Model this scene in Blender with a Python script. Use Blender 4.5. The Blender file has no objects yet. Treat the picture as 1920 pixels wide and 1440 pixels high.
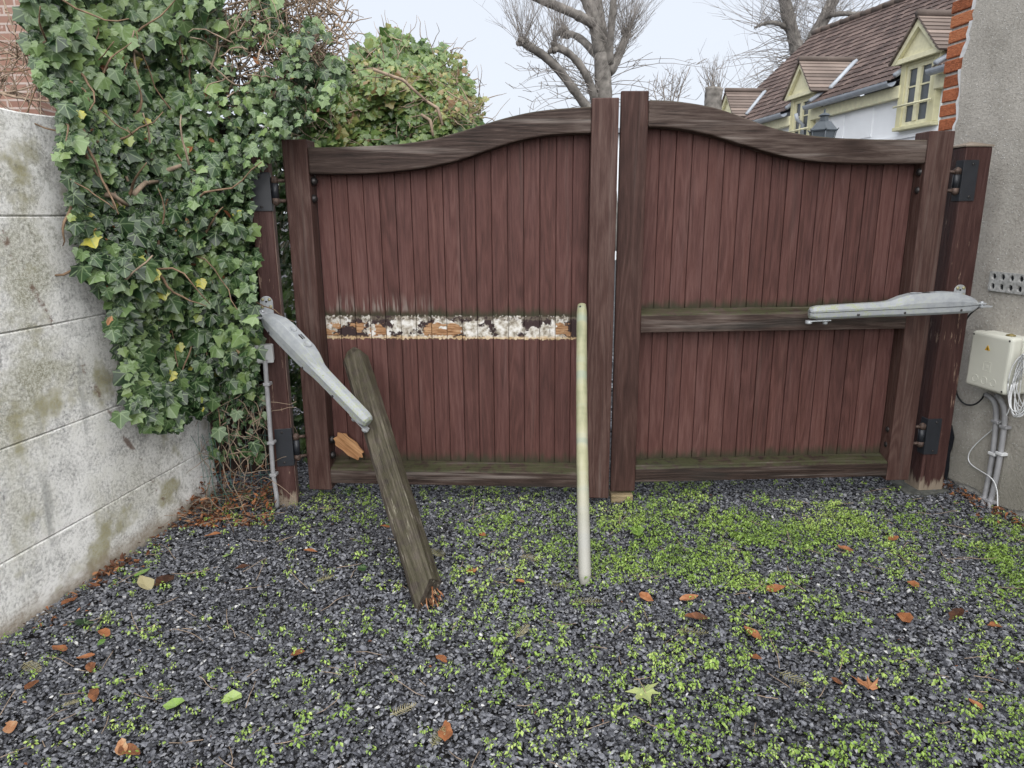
import bpy, bmesh, math, random
import numpy as np
from mathutils import Vector, Matrix

random.seed(7)
rng = np.random.default_rng(11)
sc = bpy.context.scene
C = sc.collection

# ------------------------------------------------------------------ camera
FOC, PITCH, ROLL, EYE = 1304.0, math.radians(13.6), math.radians(0.45), 1.5
_cp, _sp = math.cos(PITCH), math.sin(PITCH)
_F = np.array([0, _cp, -_sp]); _R0 = np.array([1., 0, 0]); _U0 = np.array([0, _sp, _cp])
_R = math.cos(ROLL)*_R0 - math.sin(ROLL)*_U0
_U = math.sin(ROLL)*_R0 + math.cos(ROLL)*_U0
EYEP = np.array([0, 0, EYE])
cam = bpy.data.cameras.new('camera'); camo = bpy.data.objects.new('camera', cam); C.objects.link(camo)
cam.sensor_width = 36; cam.lens = 36*FOC/1920; cam.clip_start = .05; cam.clip_end = 2000
camo.matrix_world = Matrix(((_R[0], _U[0], -_F[0], 0), (_R[1], _U[1], -_F[1], 0), (_R[2], _U[2], -_F[2], EYE), (0, 0, 0, 1)))
sc.camera = camo

# ------------------------------------------------------------------ overcast sky and soft sun
w = bpy.data.worlds.new('World'); sc.world = w; w.use_nodes = True
wn = w.node_tree; wn.nodes.clear()
sky = wn.nodes.new('ShaderNodeTexSky'); sky.sky_type = 'NISHITA'; sky.sun_disc = False
sky.sun_elevation = math.radians(50); sky.sun_rotation = math.radians(174); sky.dust_density = 4.0
mx = wn.nodes.new('ShaderNodeMix'); mx.data_type = 'RGBA'; mx.inputs[0].default_value = .88
mx.inputs[7].default_value = (4.85, 5.12, 5.6, 1)
bg = wn.nodes.new('ShaderNodeBackground'); bg.inputs[1].default_value = .05
wo = wn.nodes.new('ShaderNodeOutputWorld')
wn.links.new(sky.outputs[0], mx.inputs[6]); wn.links.new(mx.outputs[2], bg.inputs[0]); wn.links.new(bg.outputs[0], wo.inputs[0])
sun = bpy.data.lights.new('sun', 'SUN'); sun.energy = 1.5; sun.angle = math.radians(100); sun.color = (1, .985, .96)
suno = bpy.data.objects.new('sun', sun); C.objects.link(suno)
suno.rotation_euler = (math.radians(40), 0, math.radians(6))
vs = sc.view_settings; vs.view_transform = 'Standard'; vs.look = 'None'; vs.exposure = 1.9; vs.gamma = 1; vs.use_curve_mapping = False
sc.cycles.max_bounces = 6

# ------------------------------------------------------------------ pixel -> world helpers (photo pixels, 1920 wide)
def ray(x, y): return _F + _R*(x-960)/FOC - _U*(y-720)/FOC
def G(x, y, z=0.):
    d = ray(x, y); return EYEP + d*((z-EYE)/d[2])
def AtY(x, y, Y):
    d = ray(x, y); return EYEP + d*(Y/d[1])
def OnPlane(x, y, p, n):
    d = ray(x, y); n = np.array(n); return EYEP + d*(np.dot(np.array(p)-EYEP, n)/np.dot(d, n))

# ------------------------------------------------------------------ object helpers
def tag(o, label, cat, group=None):
    o['label'] = label; o['category'] = cat
    if group: o['group'] = group
    return o
def empty(name, M=None, label=None, cat=None, group=None):
    o = bpy.data.objects.new(name, None); C.objects.link(o); o.empty_display_size = .1
    if M is not None: o.matrix_world = M
    if label: tag(o, label, cat, group)
    return o
def link(name, me, m=None, parent=None, bevel=0):
    o = bpy.data.objects.new(name, me); C.objects.link(o)
    if m is not None and not me.materials: me.materials.append(m)
    if parent: o.parent = parent
    if bevel:
        b = o.modifiers.new('edge', 'BEVEL'); b.width = bevel; b.segments = 2; b.limit_method = 'ANGLE'; b.angle_limit = math.radians(40)
    return o

class MB:
    def __init__(s): s.v = []; s.f = []; s.sm = []
    def add(s, vs_, fs, smooth=False):
        b = len(s.v); s.v += [tuple(map(float, p)) for p in vs_]
        for f in fs: s.f.append([b+i for i in f]); s.sm.append(smooth)
    def box(s, a, b, M=None):
        (x0, y0, z0), (x1, y1, z1) = a, b
        p = [Vector(q) for q in ((x0,y0,z0),(x1,y0,z0),(x1,y1,z0),(x0,y1,z0),(x0,y0,z1),(x1,y0,z1),(x1,y1,z1),(x0,y1,z1))]
        if M is not None: p = [M @ q for q in p]
        s.add(p, [(3,2,1,0),(4,5,6,7),(0,1,5,4),(1,2,6,5),(2,3,7,6),(3,0,4,7)])
    def loft(s, rings, cap=True, smooth=True, closed=True):
        n = len(rings[0]); vs_ = [p for r in rings for p in r]; fs = []
        for i in range(len(rings)-1):
            for j in range(n if closed else n-1):
                k = (j+1) % n
                fs.append((i*n+j, i*n+k, (i+1)*n+k, (i+1)*n+j))
        if cap and closed: fs.append(tuple(range(n-1, -1, -1))); fs.append(tuple((len(rings)-1)*n+j for j in range(n)))
        s.add(vs_, fs, smooth)
    def tube(s, pts, r, n=6, cap=True, smooth=True):
        P = [np.array(p, float) for p in pts]; m = len(P)
        rr = [r]*m if np.isscalar(r) else list(r)
        rings = []; up = None
        for i in range(m):
            t = P[min(i+1, m-1)]-P[max(i-1, 0)]; t = t/(np.linalg.norm(t)+1e-9)
            if up is None: up = np.array([0,0,1.]) if abs(t[2]) < .9 else np.array([1.,0,0])
            a = np.cross(t, up); a /= np.linalg.norm(a)+1e-9; b = np.cross(a, t); up = b
            rings.append([P[i]+rr[i]*(math.cos(2*math.pi*k/n)*a+math.sin(2*math.pi*k/n)*b) for k in range(n)])
        s.loft(rings, cap, smooth)
    def lathe(s, p, ax, prof, n=12):
        ax = np.array(ax, float); ax /= np.linalg.norm(ax); up = np.array([0,0,1.]) if abs(ax[2]) < .9 else np.array([1.,0,0])
        a = np.cross(ax, up); a /= np.linalg.norm(a); b = np.cross(ax, a); p = np.array(p)
        s.loft([[p+ax*h+r*(math.cos(2*math.pi*k/n)*a+math.sin(2*math.pi*k/n)*b) for k in range(n)] for h, r in prof])
    def strip(s, rows, v0, v1):
        # rows: (u, zlo, zhi): closed solid along u between depths v0 (back) and v1 (front)
        rings = [[(u, v0, zl), (u, v1, zl), (u, v1, zh), (u, v0, zh)] for u, zl, zh in rows]
        s.loft(rings, True, False)
    def prism(s, poly, v0, v1):
        n = len(poly); vs_ = [(u, v0, z) for u, z in poly]+[(u, v1, z) for u, z in poly]
        fs = [tuple(range(n)), tuple(range(2*n-1, n-1, -1))]+[(i, i+n, (i+1) % n+n, (i+1) % n) for i in range(n)]
        s.add(vs_, fs)
    def mesh(s, name):
        me = bpy.data.meshes.new(name); me.from_pydata(s.v, [], s.f)
        me.polygons.foreach_set('use_smooth', s.sm)
        bm = bmesh.new(); bm.from_mesh(me); bmesh.ops.recalc_face_normals(bm, faces=bm.faces); bm.to_mesh(me); bm.free()
        me.update(); return me
    def build(s, name, m, parent=None, bevel=0): return link(name, s.mesh(name), m, parent, bevel)

def scatter(name, bv, bf, A, T, tint, m, parent=None, jit=None, uv=None, smooth=False):
    """one mesh of many small pieces: base verts bv, faces bf (equal length), N matrices A, positions T"""
    bv = np.array(bv, float); bf = np.array(bf); N = len(T); V = len(bv); K = bf.shape[1]
    B = np.broadcast_to(bv, (N, V, 3)) if jit is None else bv[None]+jit
    P = np.einsum('nij,nvj->nvi', A, B)+T[:, None, :]
    me = bpy.data.meshes.new(name); nf = N*len(bf)
    me.vertices.add(N*V); me.vertices.foreach_set('co', P.reshape(-1).astype(np.float32))
    idx = (bf[None]+(np.arange(N)*V)[:, None, None]).reshape(-1)
    me.loops.add(nf*K); me.loops.foreach_set('vertex_index', idx.astype(np.int32))
    me.polygons.add(nf); me.polygons.foreach_set('loop_start', (np.arange(nf)*K).astype(np.int32))
    me.polygons.foreach_set('loop_total', np.full(nf, K, np.int32))
    me.polygons.foreach_set('use_smooth', np.full(nf, smooth))
    at = me.attributes.new('tint', 'FLOAT', 'FACE'); at.data.foreach_set('value', np.repeat(tint, len(bf)).astype(np.float32))
    if uv is not None:
        u = me.uv_layers.new(name='uv'); u.data.foreach_set('uv', np.tile(np.array(uv)[bf.reshape(-1)], (N, 1)).reshape(-1).astype(np.float32))
    me.update(calc_edges=True)
    return link(name, me, m, parent)

def frames(nrm, tip):
    """rotation matrices with columns (tip direction, side, normal)"""
    n = nrm/np.linalg.norm(nrm, axis=1, keepdims=True)
    t = tip-n*np.sum(tip*n, axis=1, keepdims=True); t /= np.linalg.norm(t, axis=1, keepdims=True)+1e-9
    return np.stack([t, np.cross(n, t), n], axis=2)
def inpoly(x, y, poly):
    ins = np.zeros(len(x), bool); n = len(poly)
    for i in range(n):
        x0, y0 = poly[i]; x1, y1 = poly[(i+1) % n]
        c = ((y0 > y) != (y1 > y)) & (x < (x1-x0)*(y-y0)/(y1-y0+1e-12)+x0); ins ^= c
    return ins
def vnoise(x, y, s, seed=0):
    """smooth value noise on numpy arrays"""
    r = np.random.default_rng(seed).random((64, 64)); x = np.asarray(x)*s+100; y = np.asarray(y)*s+100
    xi = np.floor(x).astype(int); yi = np.floor(y).astype(int); fx = x-xi; fy = y-yi
    fx = fx*fx*(3-2*fx); fy = fy*fy*(3-2*fy); g = lambda a, b: r[a % 64, b % 64]
    return (g(xi,yi)*(1-fx)+g(xi+1,yi)*fx)*(1-fy)+(g(xi,yi+1)*(1-fx)+g(xi+1,yi+1)*fx)*fy

# ------------------------------------------------------------------ material helpers
class Mat:
    def __init__(s, name, rough=.8, spec=.3):
        s.m = bpy.data.materials.new(name); s.m.use_nodes = True; s.t = s.m.node_tree
        s.b = s.t.nodes['Principled BSDF']; s.b.inputs['Roughness'].default_value = rough
        s.b.inputs['Specular IOR Level'].default_value = spec
    def n(s, t): return s.t.nodes.new('ShaderNode'+t)
    def put(s, sock, v):
        if isinstance(v, bpy.types.NodeSocket): s.t.links.new(v, sock)
        elif v is not None:
            if sock.type == 'RGBA' and len(v) == 3: v = (*v, 1)
            sock.default_value = v
    def co(s, k='Object'): return s.n('TexCoord').outputs[k]
    def map(s, v, scale=(1,1,1), loc=(0,0,0), rot=(0,0,0)):
        x = s.n('Mapping'); s.put(x.inputs[0], v); s.put(x.inputs[1], loc); x.inputs[2].default_value = rot; x.inputs[3].default_value = scale; return x.outputs[0]
    def noise(s, v, scale, detail=3, rough=.55, dist=0.):
        x = s.n('TexNoise'); s.put(x.inputs['Vector'], v); x.inputs['Scale'].default_value = scale
        x.inputs['Detail'].default_value = detail; x.inputs['Roughness'].default_value = rough; x.inputs['Distortion'].default_value = dist; return x.outputs[0]
    def vor(s, v, scale, out='Distance', rand=1.):
        x = s.n('TexVoronoi'); s.put(x.inputs['Vector'], v); x.inputs['Scale'].default_value = scale; x.inputs['Randomness'].default_value = rand; return x.outputs[out]
    def math(s, op, a, b=0.):
        x = s.n('Math'); x.operation = op; s.put(x.inputs[0], a); s.put(x.inputs[1], b); return x.outputs[0]
    def rng(s, v, a, b, c=0., d=1.):
        x = s.n('MapRange'); x.interpolation_type = 'SMOOTHSTEP'; s.put(x.inputs[0], v)
        for i, k in enumerate((a, b, c, d)): s.put(x.inputs[1+i], k)
        return x.outputs[0]
    def ramp(s, v, stops):
        x = s.n('ValToRGB'); e = x.color_ramp.elements; s.put(x.inputs[0], v)
        while len(e) < len(stops): e.new(.5)
        for k, (p, c) in zip(e, stops): k.position = p; k.color = (*c, 1)
        return x.outputs[0]
    def mix(s, f, a, b, op='MIX'):
        x = s.n('Mix'); x.data_type = 'RGBA'; x.blend_type = op; s.put(x.inputs[0], f); s.put(x.inputs[6], a); s.put(x.inputs[7], b); return x.outputs[2]
    def sep(s, v):
        x = s.n('SeparateXYZ'); s.put(x.inputs[0], v); return x.outputs
    def comb(s, a, b, c):
        x = s.n('CombineXYZ'); s.put(x.inputs[0], a); s.put(x.inputs[1], b); s.put(x.inputs[2], c); return x.outputs[0]
    def rnd(s): return s.n('ObjectInfo').outputs['Random']
    def attr(s, k='tint'):
        x = s.n('Attribute'); x.attribute_name = k; return x.outputs['Fac']
    def nrm(s): return s.sep(s.n('NewGeometry').outputs['True Normal'])
    def bump(s, h, st=.4, d=.01):
        x = s.n('Bump'); x.inputs['Strength'].default_value = st; x.inputs['Distance'].default_value = d; s.put(x.inputs['Height'], h)
        s.t.links.new(x.outputs[0], s.b.inputs['Normal'])
    def done(s, col=None, rough=None):
        if col is not None: s.put(s.b.inputs['Base Color'], col)
        if rough is not None: s.put(s.b.inputs['Roughness'], rough)
        return s.m

def plain(name, col, rough=.6, spec=.3, var=.15, scale=20, metal=0):
    a = Mat(name, rough, spec); n = a.noise(a.co(), scale, 4)
    a.b.inputs['Metallic'].default_value = metal
    lo = tuple(c*(1-var) for c in col); hi = tuple(min(1, c*(1+var)) for c in col)
    a.bump(n, .15, .003)
    return a.done(a.ramp(n, [(.3, lo), (.7, hi)]))

def wood(name, dark, mid, light, axis='z', moss=None, flake=None, grime=(), scar=None, streak=.35, rough=.62, wet_top=0., runs=0., hues=False, spec=.2, checks=.55, foot=None):
    a = Mat(name, rough, spec); co = a.co(); r = a.rnd()
    off = a.comb(a.math('MULTIPLY', r, 7.3), a.math('MULTIPLY', r, 3.1), a.math('MULTIPLY', r, 5.7))
    va = a.n('VectorMath'); va.operation = 'ADD'; a.put(va.inputs[0], co); a.put(va.inputs[1], off); v = va.outputs[0]
    S = {'z': (1, 1, .06), 'x': (.06, 1, 1), 'y': (1, .06, 1)}[axis]
    g1 = a.noise(a.map(v, S), 95, 5, .68, .5)
    g2 = a.noise(a.map(v, S), 300, 2, .6)
    S2 = {'z': (1, 1, .09), 'x': (.09, 1, 1), 'y': (1, .09, 1)}[axis]
    rings = a.math('SINE', a.math('MULTIPLY', a.noise(a.map(v, S2), 9, 2, .5, .3), 60))
    big = a.noise(v, 3.2, 3)
    h = a.math('ADD', a.math('MULTIPLY', g1, .55), a.math('ADD', a.math('MULTIPLY', g2, .3), a.math('MULTIPLY', rings, .07)))
    h2 = a.math('ADD', h, a.math('MULTIPLY', a.math('SUBTRACT', big, .5), streak))
    h2 = a.math('ADD', h2, a.math('MULTIPLY', a.math('SUBTRACT', r, .5), .16))
    col = a.ramp(h2, [(.2, dark), (.43, mid), (.68, light)])
    hue = a.noise(a.map(v, S2), 14, 3, .6)
    col = a.mix(.55, col, a.mix(hue, (.80, .90, 1.0), (1.16, 1.05, .92)), 'MULTIPLY') if hues else col
    if checks:
        ck = a.noise(a.map(v, {'z': (1,1,.025), 'x': (.025,1,1), 'y': (1,.025,1)}[axis]), 75, 3, .65, .8)
        ckm = a.rng(ck, .63, .67, 0, checks); col = a.mix(ckm, col, tuple(c*.35 for c in dark)); h = a.math('SUBTRACT', h, a.math('MULTIPLY', ckm, .5))
    z = a.sep(co)[2]
    for z0, z1, gc, amt in grime:      # mossy dirt that collects just above a ledge
        n = a.noise(a.map(co, (1, 1, .35)), 26, 4, .6)
        zz = a.math('ADD', z, a.math('MULTIPLY', a.math('SUBTRACT', n, .5), (z1-z0)*1.6))
        k = a.math('MULTIPLY', a.rng(zz, z1, z0, 0, amt), a.rng(zz, z0-.9*(z1-z0), z0-.6*(z1-z0)))
        col = a.mix(k, col, gc)
    if scar:
        za, zb = scar
        n = a.noise(co, 60, 4, .65)
        zz = a.math('ADD', z, a.math('MULTIPLY', a.math('SUBTRACT', n, .5), .05))
        band = a.math('MULTIPLY', a.rng(zz, za, za+.003), a.rng(zz, zb, zb-.003))
        n1 = a.noise(co, 9.5, 6, .6, .4)
        n2 = a.math('ADD', a.math('MULTIPLY', a.noise(a.map(co, (.8, 1, 1.5)), 7, 4, .6, .2), .8), a.math('MULTIPLY', r, .30))
        fib = a.noise(a.map(v, (.08, 1, 1)), 170, 3, .7, .5)
        paint = a.ramp(a.noise(co, 38, 5, .65), [(.36, (.17,.145,.11)), (.48, (.40,.37,.32)), (.62, (.60,.585,.56))])
        brown = (.033, .02, .02)
        orange = a.ramp(fib, [(.3, (.07,.03,.015)), (.45, (.24,.12,.055)), (.62, (.38,.24,.135))])
        c2 = a.mix(a.rng(n1, .505, .535), paint, brown)
        mid_z = a.rng(a.math('ABSOLUTE', a.math('SUBTRACT', zz, (za+zb)/2-.01)), .036, .03)
        om = a.math('MULTIPLY', a.rng(n2, .575, .59), mid_z)
        c2 = a.mix(om, c2, orange)
        c2 = a.mix(a.rng(zz, za+.018, za+.008, 0, .75), c2, (.50, .36, .2))
        top = a.math('MULTIPLY', a.rng(zz, zb-.03, zb-.012), a.rng(n, .4, .55))
        c2 = a.mix(top, c2, (.11, .09, .07))
        fs = a.noise(a.map(v, (1,1,.06)), 60, 3, .65)
        fade = a.math('MULTIPLY', a.math('MULTIPLY', a.rng(z, zb+.13, zb+.04), a.rng(z, zb+.012, zb+.035)), a.math('MULTIPLY', a.rng(fs, .46, .6, 0, .55), a.rng(a.sep(co)[0], .85, .45)))
        col = a.mix(fade, col, (.26, .225, .20))
        col = a.mix(band, col, c2)
        h = a.math('ADD', h, a.math('MULTIPLY', band, a.math('ADD', a.rng(n1, .545, .52, 0, .35), a.math('MULTIPLY', fib, a.math('MULTIPLY', om, .6)))))
    if flake:                           # paint worn off to bare pale wood
        fc, lo, hi = flake
        fn = a.noise(a.map(v, {'z': (1,1,.12), 'x': (.12,1,1), 'y': (1,.12,1)}[axis]), 48, 5, .7, .25)
        fm = a.math('ADD', fn, a.math('MULTIPLY', a.math('SUBTRACT', a.noise(co, 4, 2), .5), .5))
        k = a.rng(fm, lo, hi); col = a.mix(k, col, fc); h = a.math('SUBTRACT', h, a.math('MULTIPLY', k, .25))
    if foot:
        fz, fcol = foot
        fk = a.rng(a.math('ADD', z, a.math('MULTIPLY', a.math('SUBTRACT', a.noise(a.map(co, (1,1,.15)), 30, 4, .7), .5), .30)), fz, fz*.4, 0, .85); col = a.mix(fk, col, fcol)
    if runs:
        rn = a.noise(a.map(v, (1,1,.03) if axis == 'z' else (.04,1,1)), 26, 3, .6)
        col = a.mix(a.rng(rn, .55, .75, 0, runs), col, (.30, .26, .235))
        rd = a.noise(a.map(v, (1,1,.1) if axis == 'z' else (.1,1,1)), 11, 4, .65)
        col = a.mix(a.rng(rd, .55, .72, 0, min(1, runs*1.5)), col, (.018, .017, .015))
    if moss:
        mc, amt, lo = moss
        nz = a.nrm()[2]; mn = a.noise(co, 22, 5, .65)
        k = a.math('MULTIPLY', a.rng(nz, lo, lo+.25), a.rng(mn, .36, .56, 0, amt)); col = a.mix(k, col, a.mix(a.noise(co, 90), mc, tuple(c*2.0 for c in mc)))
    if wet_top:
        zt = a.noise(co, 7, 4, .6); col = a.mix(a.rng(zt, .52, .7, 0, wet_top), col, (.045, .05, .022))
    a.bump(h, .6, .006)
    return a.done(col)
# ------------------------------------------------------------------ materials
DK, MD, LT = (.030,.0145,.012), (.056,.028,.023), (.098,.060,.051)
MOSS = (.045,.052,.016)
m_stile = wood('weathered_stile', DK, MD, LT, 'z', streak=.22, runs=.11, checks=.4, flake=((.20,.165,.145), .74, .86))
m_rail = wood('weathered_rail', (.016,.010,.008), (.042,.027,.022), (.098,.074,.063), 'x', moss=((.03,.036,.014), .55, .3), streak=.5, runs=.5)
m_beam = wood('mossy_beam', (.020,.016,.012), (.052,.043,.035), (.13,.112,.09), 'x', moss=((.05,.052,.02), .2, .25), streak=.55, wet_top=.08, flake=((.22,.20,.16), .62, .75))
m_post = wood('maroon_post', (.030,.013,.012), (.053,.025,.022), (.085,.046,.041), 'z', flake=((.24,.165,.125), .63, .70), streak=.2, rough=.5, foot=(.09, (.26,.215,.165)))
m_splint = wood('raw_splinter', (.22,.105,.045), (.42,.235,.115), (.58,.38,.22), 'x', rough=.8)
m_block = wood('pale_block', (.16,.12,.07), (.28,.22,.13), (.36,.29,.19), 'x', rough=.8)
m_fence = wood('dark_fence', (.014,.009,.008), (.035,.022,.018), (.06,.045,.04), 'z', rough=.8)
m_black = plain('black_steel', (.018,.02,.025), .42, .4)
m_bolt = plain('dark_bolt', (.035,.032,.032), .4, .5, metal=.6)
m_rust = plain('rusty_steel', (.075,.05,.04), .6, .4, .6, 60, metal=.3)
m_zinc = plain('zinc_steel', (.42,.44,.46), .45, .5, .15, 60, metal=.5)
m_brass = plain('dull_screw', (.30,.28,.17), .5, .5, metal=.4)
m_conduit = plain('grey_conduit', (.27,.27,.28), .55)
m_white = plain('white_plastic', (.62,.63,.64), .5, .35, .05)
m_cable = plain('white_cable', (.66,.67,.68), .45)
m_blackcab = plain('black_cable', (.012,.012,.013), .5)
m_flatblack = plain('flat_black', (.013,.014,.018), .8, .25, .4, 40)  # flat black for the wall patch, printed bolt and painted shade in holes
m_box = plain('ivory_plastic', (.56,.56,.49), .42, .4, .03, 6)
m_yel = plain('warning_yellow', (.62,.36,.03), .5)
def motor_mat():
    a = Mat('grey_motor_housing', .45, .4); co = a.co(); n = a.noise(co, 30, 5, .65); n2 = a.noise(co, 120, 3, .6)
    col = a.ramp(n, [(.3, (.215,.23,.245)), (.7, (.31,.325,.34))])
    x = a.sep(co)[0]
    k = a.math('MULTIPLY', a.rng(x, .15, .6, .1, .85), a.rng(a.math('ADD', a.math('MULTIPLY', n, .6), a.math('MULTIPLY', n2, .4)), .49, .6))
    col = a.mix(k, col, (.24, .27, .15))
    sp = a.math('MULTIPLY', a.rng(a.noise(co, 55, 4, .7), .66, .7), a.rng(x, .3, .4)); col = a.mix(sp, col, (.14, .17, .03))
    a.bump(n2, .1, .002); return a.done(col)
m_motor = motor_mat()

def concrete_panel():
    a = Mat('mossy_concrete_panel', .9, .15); co = a.co()
    big = a.noise(co, 1.5, 4, .6, .3); med = a.noise(co, 9, 8, .72); fine = a.noise(co, 70, 6, .78); vf = a.noise(co, 210, 2, .6)
    base = a.ramp(a.math('ADD', a.math('MULTIPLY', med, .45), a.math('MULTIPLY', fine, .55)), [(.38, (.26,.26,.26)), (.455, (.56,.555,.54)), (.53, (.84,.835,.815))])
    algae = a.ramp(a.math('ADD', a.math('MULTIPLY', fine, .6), a.math('MULTIPLY', vf, .4)), [(.38, (.115,.11,.055)), (.49, (.25,.24,.145)), (.58, (.60,.59,.51))])
    x = a.sep(co)[0]; z = a.sep(co)[2]
    # algae on the open part of the wall, cleaner pale strip where the ivy has been pulled away
    e = a.math('ADD', x, a.math('MULTIPLY', z, .42))
    k = a.rng(a.math('ADD', e, a.math('MULTIPLY', a.math('SUBTRACT', med, .5), .9)), 1.35, .75)
    k = a.math('MULTIPLY', k, a.rng(a.math('ADD', a.math('MULTIPLY', big, .7), a.math('MULTIPLY', med, .3)), .45, .58, .04, .95))
    k = a.math('MULTIPLY', k, a.rng(z, .35, 1.35, .5, 1))
    col = a.mix(k, base, algae)
    gr = a.math('MULTIPLY', a.rng(a.noise(co, 3.3, 4, .6), .54, .66), a.rng(fine, .35, .6, .4, .8)); col = a.mix(gr, col, (.24, .215, .075))
    col = a.mix(a.rng(a.noise(a.map(co, (1, 1, .12)), 6, 4, .7), .60, .74, 0, .6), col, (.24, .245, .24))
    rust = a.rng(a.noise(co, 13, 5, .7), .71, .76, 0, .7); col = a.mix(rust, col, (.30, .17, .10))
    dark = a.rng(a.noise(co, 24, 5, .75), .66, .72, 0, .7); col = a.mix(dark, col, (.075, .075, .07))
    ln = a.math('ADD', a.math('SUBTRACT', x, 1.02), a.math('MULTIPLY', z, .52))
    lnw = a.math('ABSOLUTE', a.math('ADD', ln, a.math('MULTIPLY', a.math('SUBTRACT', a.noise(co, 5, 2), .5), .09)))
    spots = a.math('MULTIPLY', a.rng(lnw, .022, .006), a.rng(a.noise(co, 11, 4, .7), .5, .6, 0, .8)); col = a.mix(spots, col, (.15, .085, .06))
    mud = a.math('MULTIPLY', a.rng(a.math('ADD', z, a.math('MULTIPLY', a.math('SUBTRACT', med, .5), .2)), .10, .0, 0, .75), 1.)
    col = a.mix(mud, col, (.27, .215, .15))
    hole = a.rng(a.vor(co, 2.6), .09, .06, 0, 1)
    a.bump(a.math('SUBTRACT', a.math('ADD', a.math('MULTIPLY', fine, .5), a.math('ADD', a.math('MULTIPLY', med, .9), a.math('MULTIPLY', vf, .15))), a.math('MULTIPLY', hole, .5)), .5, .012)
    return a.done(a.mix(a.math('MULTIPLY', hole, .6), col, (.11, .105, .095)))
m_concrete = concrete_panel()

def render_wall():
    a = Mat('rough_cement_render', .92, .15); co = a.co()
    n = a.noise(co, 4, 5, .65); f = a.noise(co, 60, 4, .7); v = a.noise(co, 190, 2)
    col = a.ramp(a.math('ADD', a.math('MULTIPLY', n, .5), a.math('MULTIPLY', f, .5)), [(.3, (.25,.232,.20)), (.5, (.40,.375,.335)), (.68, (.52,.49,.44))])
    cell = a.vor(co, 62); pick = a.noise(co, 24, 3, .6)
    sp = a.math('MULTIPLY', a.rng(cell, .26, .16), a.rng(pick, .48, .56)); col = a.mix(sp, col, (.58, .57, .54))
    pit = a.rng(a.vor(a.map(co, loc=(3,1,2)), 48), .14, .08); col = a.mix(a.math('MULTIPLY', pit, .7), col, (.08, .075, .065))
    patch = a.rng(a.noise(co, 1.7, 3, .5, .4), .66, .69, 0, .55); col = a.mix(patch, col, (.15, .15, .145))
    damp = a.rng(a.math('ADD', a.sep(co)[2], a.math('MULTIPLY', a.math('SUBTRACT', n, .5), .5)), .55, .1, 0, .5); col = a.mix(damp, col, (.17, .165, .13))
    a.bump(a.math('ADD', a.math('MULTIPLY', f, .7), a.math('ADD', a.math('MULTIPLY', v, .3), a.math('MULTIPLY', sp, .3))), .7, .012)
    return a.done(col)
m_render = render_wall()

def brick_mat():
    a = Mat('orange_brick', .85, .2); co = a.co(); r = a.rnd(); n = a.noise(co, 45, 5, .7)
    col = a.ramp(a.math('ADD', a.math('MULTIPLY', n, .7), a.math('MULTIPLY', r, .3)), [(.25, (.20,.065,.03)), (.5, (.42,.14,.065)), (.75, (.50,.21,.10))])
    a.bump(a.noise(a.map(co, (1,1,2.5)), 60, 4, .7), .9, .012); return a.done(col)
m_brick = brick_mat()
m_mortar = plain('pale_mortar', (.42,.41,.38), .95, .1, .25, 50)
m_mortarw = plain('white_mortar', (.60,.60,.60), .95, .1, .15, 50)

def leaf_mat(name, stops, vein=.5, rough=.32, spec=.5, trans=True, nz_=.22):
    a = Mat(name, rough, spec); t = a.attr(); co = a.co()
    col = a.ramp(a.math('ADD', t, a.math('MULTIPLY', a.math('SUBTRACT', a.noise(co, 30, 3), .5), nz_)), stops)
    if vein:
        u = a.sep(a.co('UV')); x, y = u[0], a.math('ABSOLUTE', u[1])
        ph = a.math('ARCTAN2', y, x); rr = a.math('SQRT', a.math('ADD', a.math('MULTIPLY', x, x), a.math('MULTIPLY', y, y)))
        d = None
        for th in (0., .86, 1.75):
            k = a.math('MULTIPLY', rr, a.math('ABSOLUTE', a.math('SUBTRACT', ph, th)))
            d = k if d is None else a.math('MINIMUM', d, k)
        col = a.mix(a.rng(d, .045, .012, 0, vein), col, (.22, .30, .15))
    a.b.inputs['Subsurface Weight'].default_value = 0
    a.done(col)
    if trans:
        tr = a.n('BsdfTranslucent'); ms = a.n('MixShader'); ms.inputs[0].default_value = .18
        a.put(tr.inputs[0], col); out = a.t.nodes['Material Output']
        a.t.links.new(a.b.outputs[0], ms.inputs[1]); a.t.links.new(tr.outputs[0], ms.inputs[2]); a.t.links.new(ms.outputs[0], out.inputs[0])
    return a.m
m_ivy = leaf_mat('ivy_leaf', [(.0, (.009,.024,.009)), (.4, (.034,.073,.025)), (.72, (.15,.23,.08)), (.86, (.17,.24,.07)), (.94, (.30,.33,.07)), (1., (.52,.47,.08))])
m_hedge = leaf_mat('hedge_leaf', [(.0, (.03,.06,.022)), (.35, (.075,.135,.035)), (.6, (.15,.22,.06)), (.78, (.26,.25,.08)), (.9, (.26,.17,.08)), (1., (.20,.11,.06))], vein=.25)
m_weed = leaf_mat('weed_leaf', [(.0, (.09,.16,.025)), (.5, (.225,.345,.06)), (1., (.42,.50,.15))], vein=0)
m_dry = leaf_mat('dry_leaf', [(.0, (.045,.022,.014)), (.3, (.12,.052,.028)), (.6, (.31,.122,.05)), (.85, (.42,.22,.115)), (1., (.48,.36,.22))], vein=.0, rough=.6, spec=.3, nz_=.75)
m_green = leaf_mat('fresh_fallen_leaf', [(0, (.06,.15,.03)), (.5, (.22,.36,.08)), (1, (.42,.46,.2))], vein=.4)
m_needle = leaf_mat('dry_needles', [(0, (.12,.12,.05)), (.5, (.26,.24,.12)), (1, (.42,.37,.22))], vein=0)
m_stem = plain('ivy_stem', (.17,.115,.075), .85, .2, .4, 30)
m_twig = plain('pale_twig', (.25,.19,.14), .85, .2, .4, 20)
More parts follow.
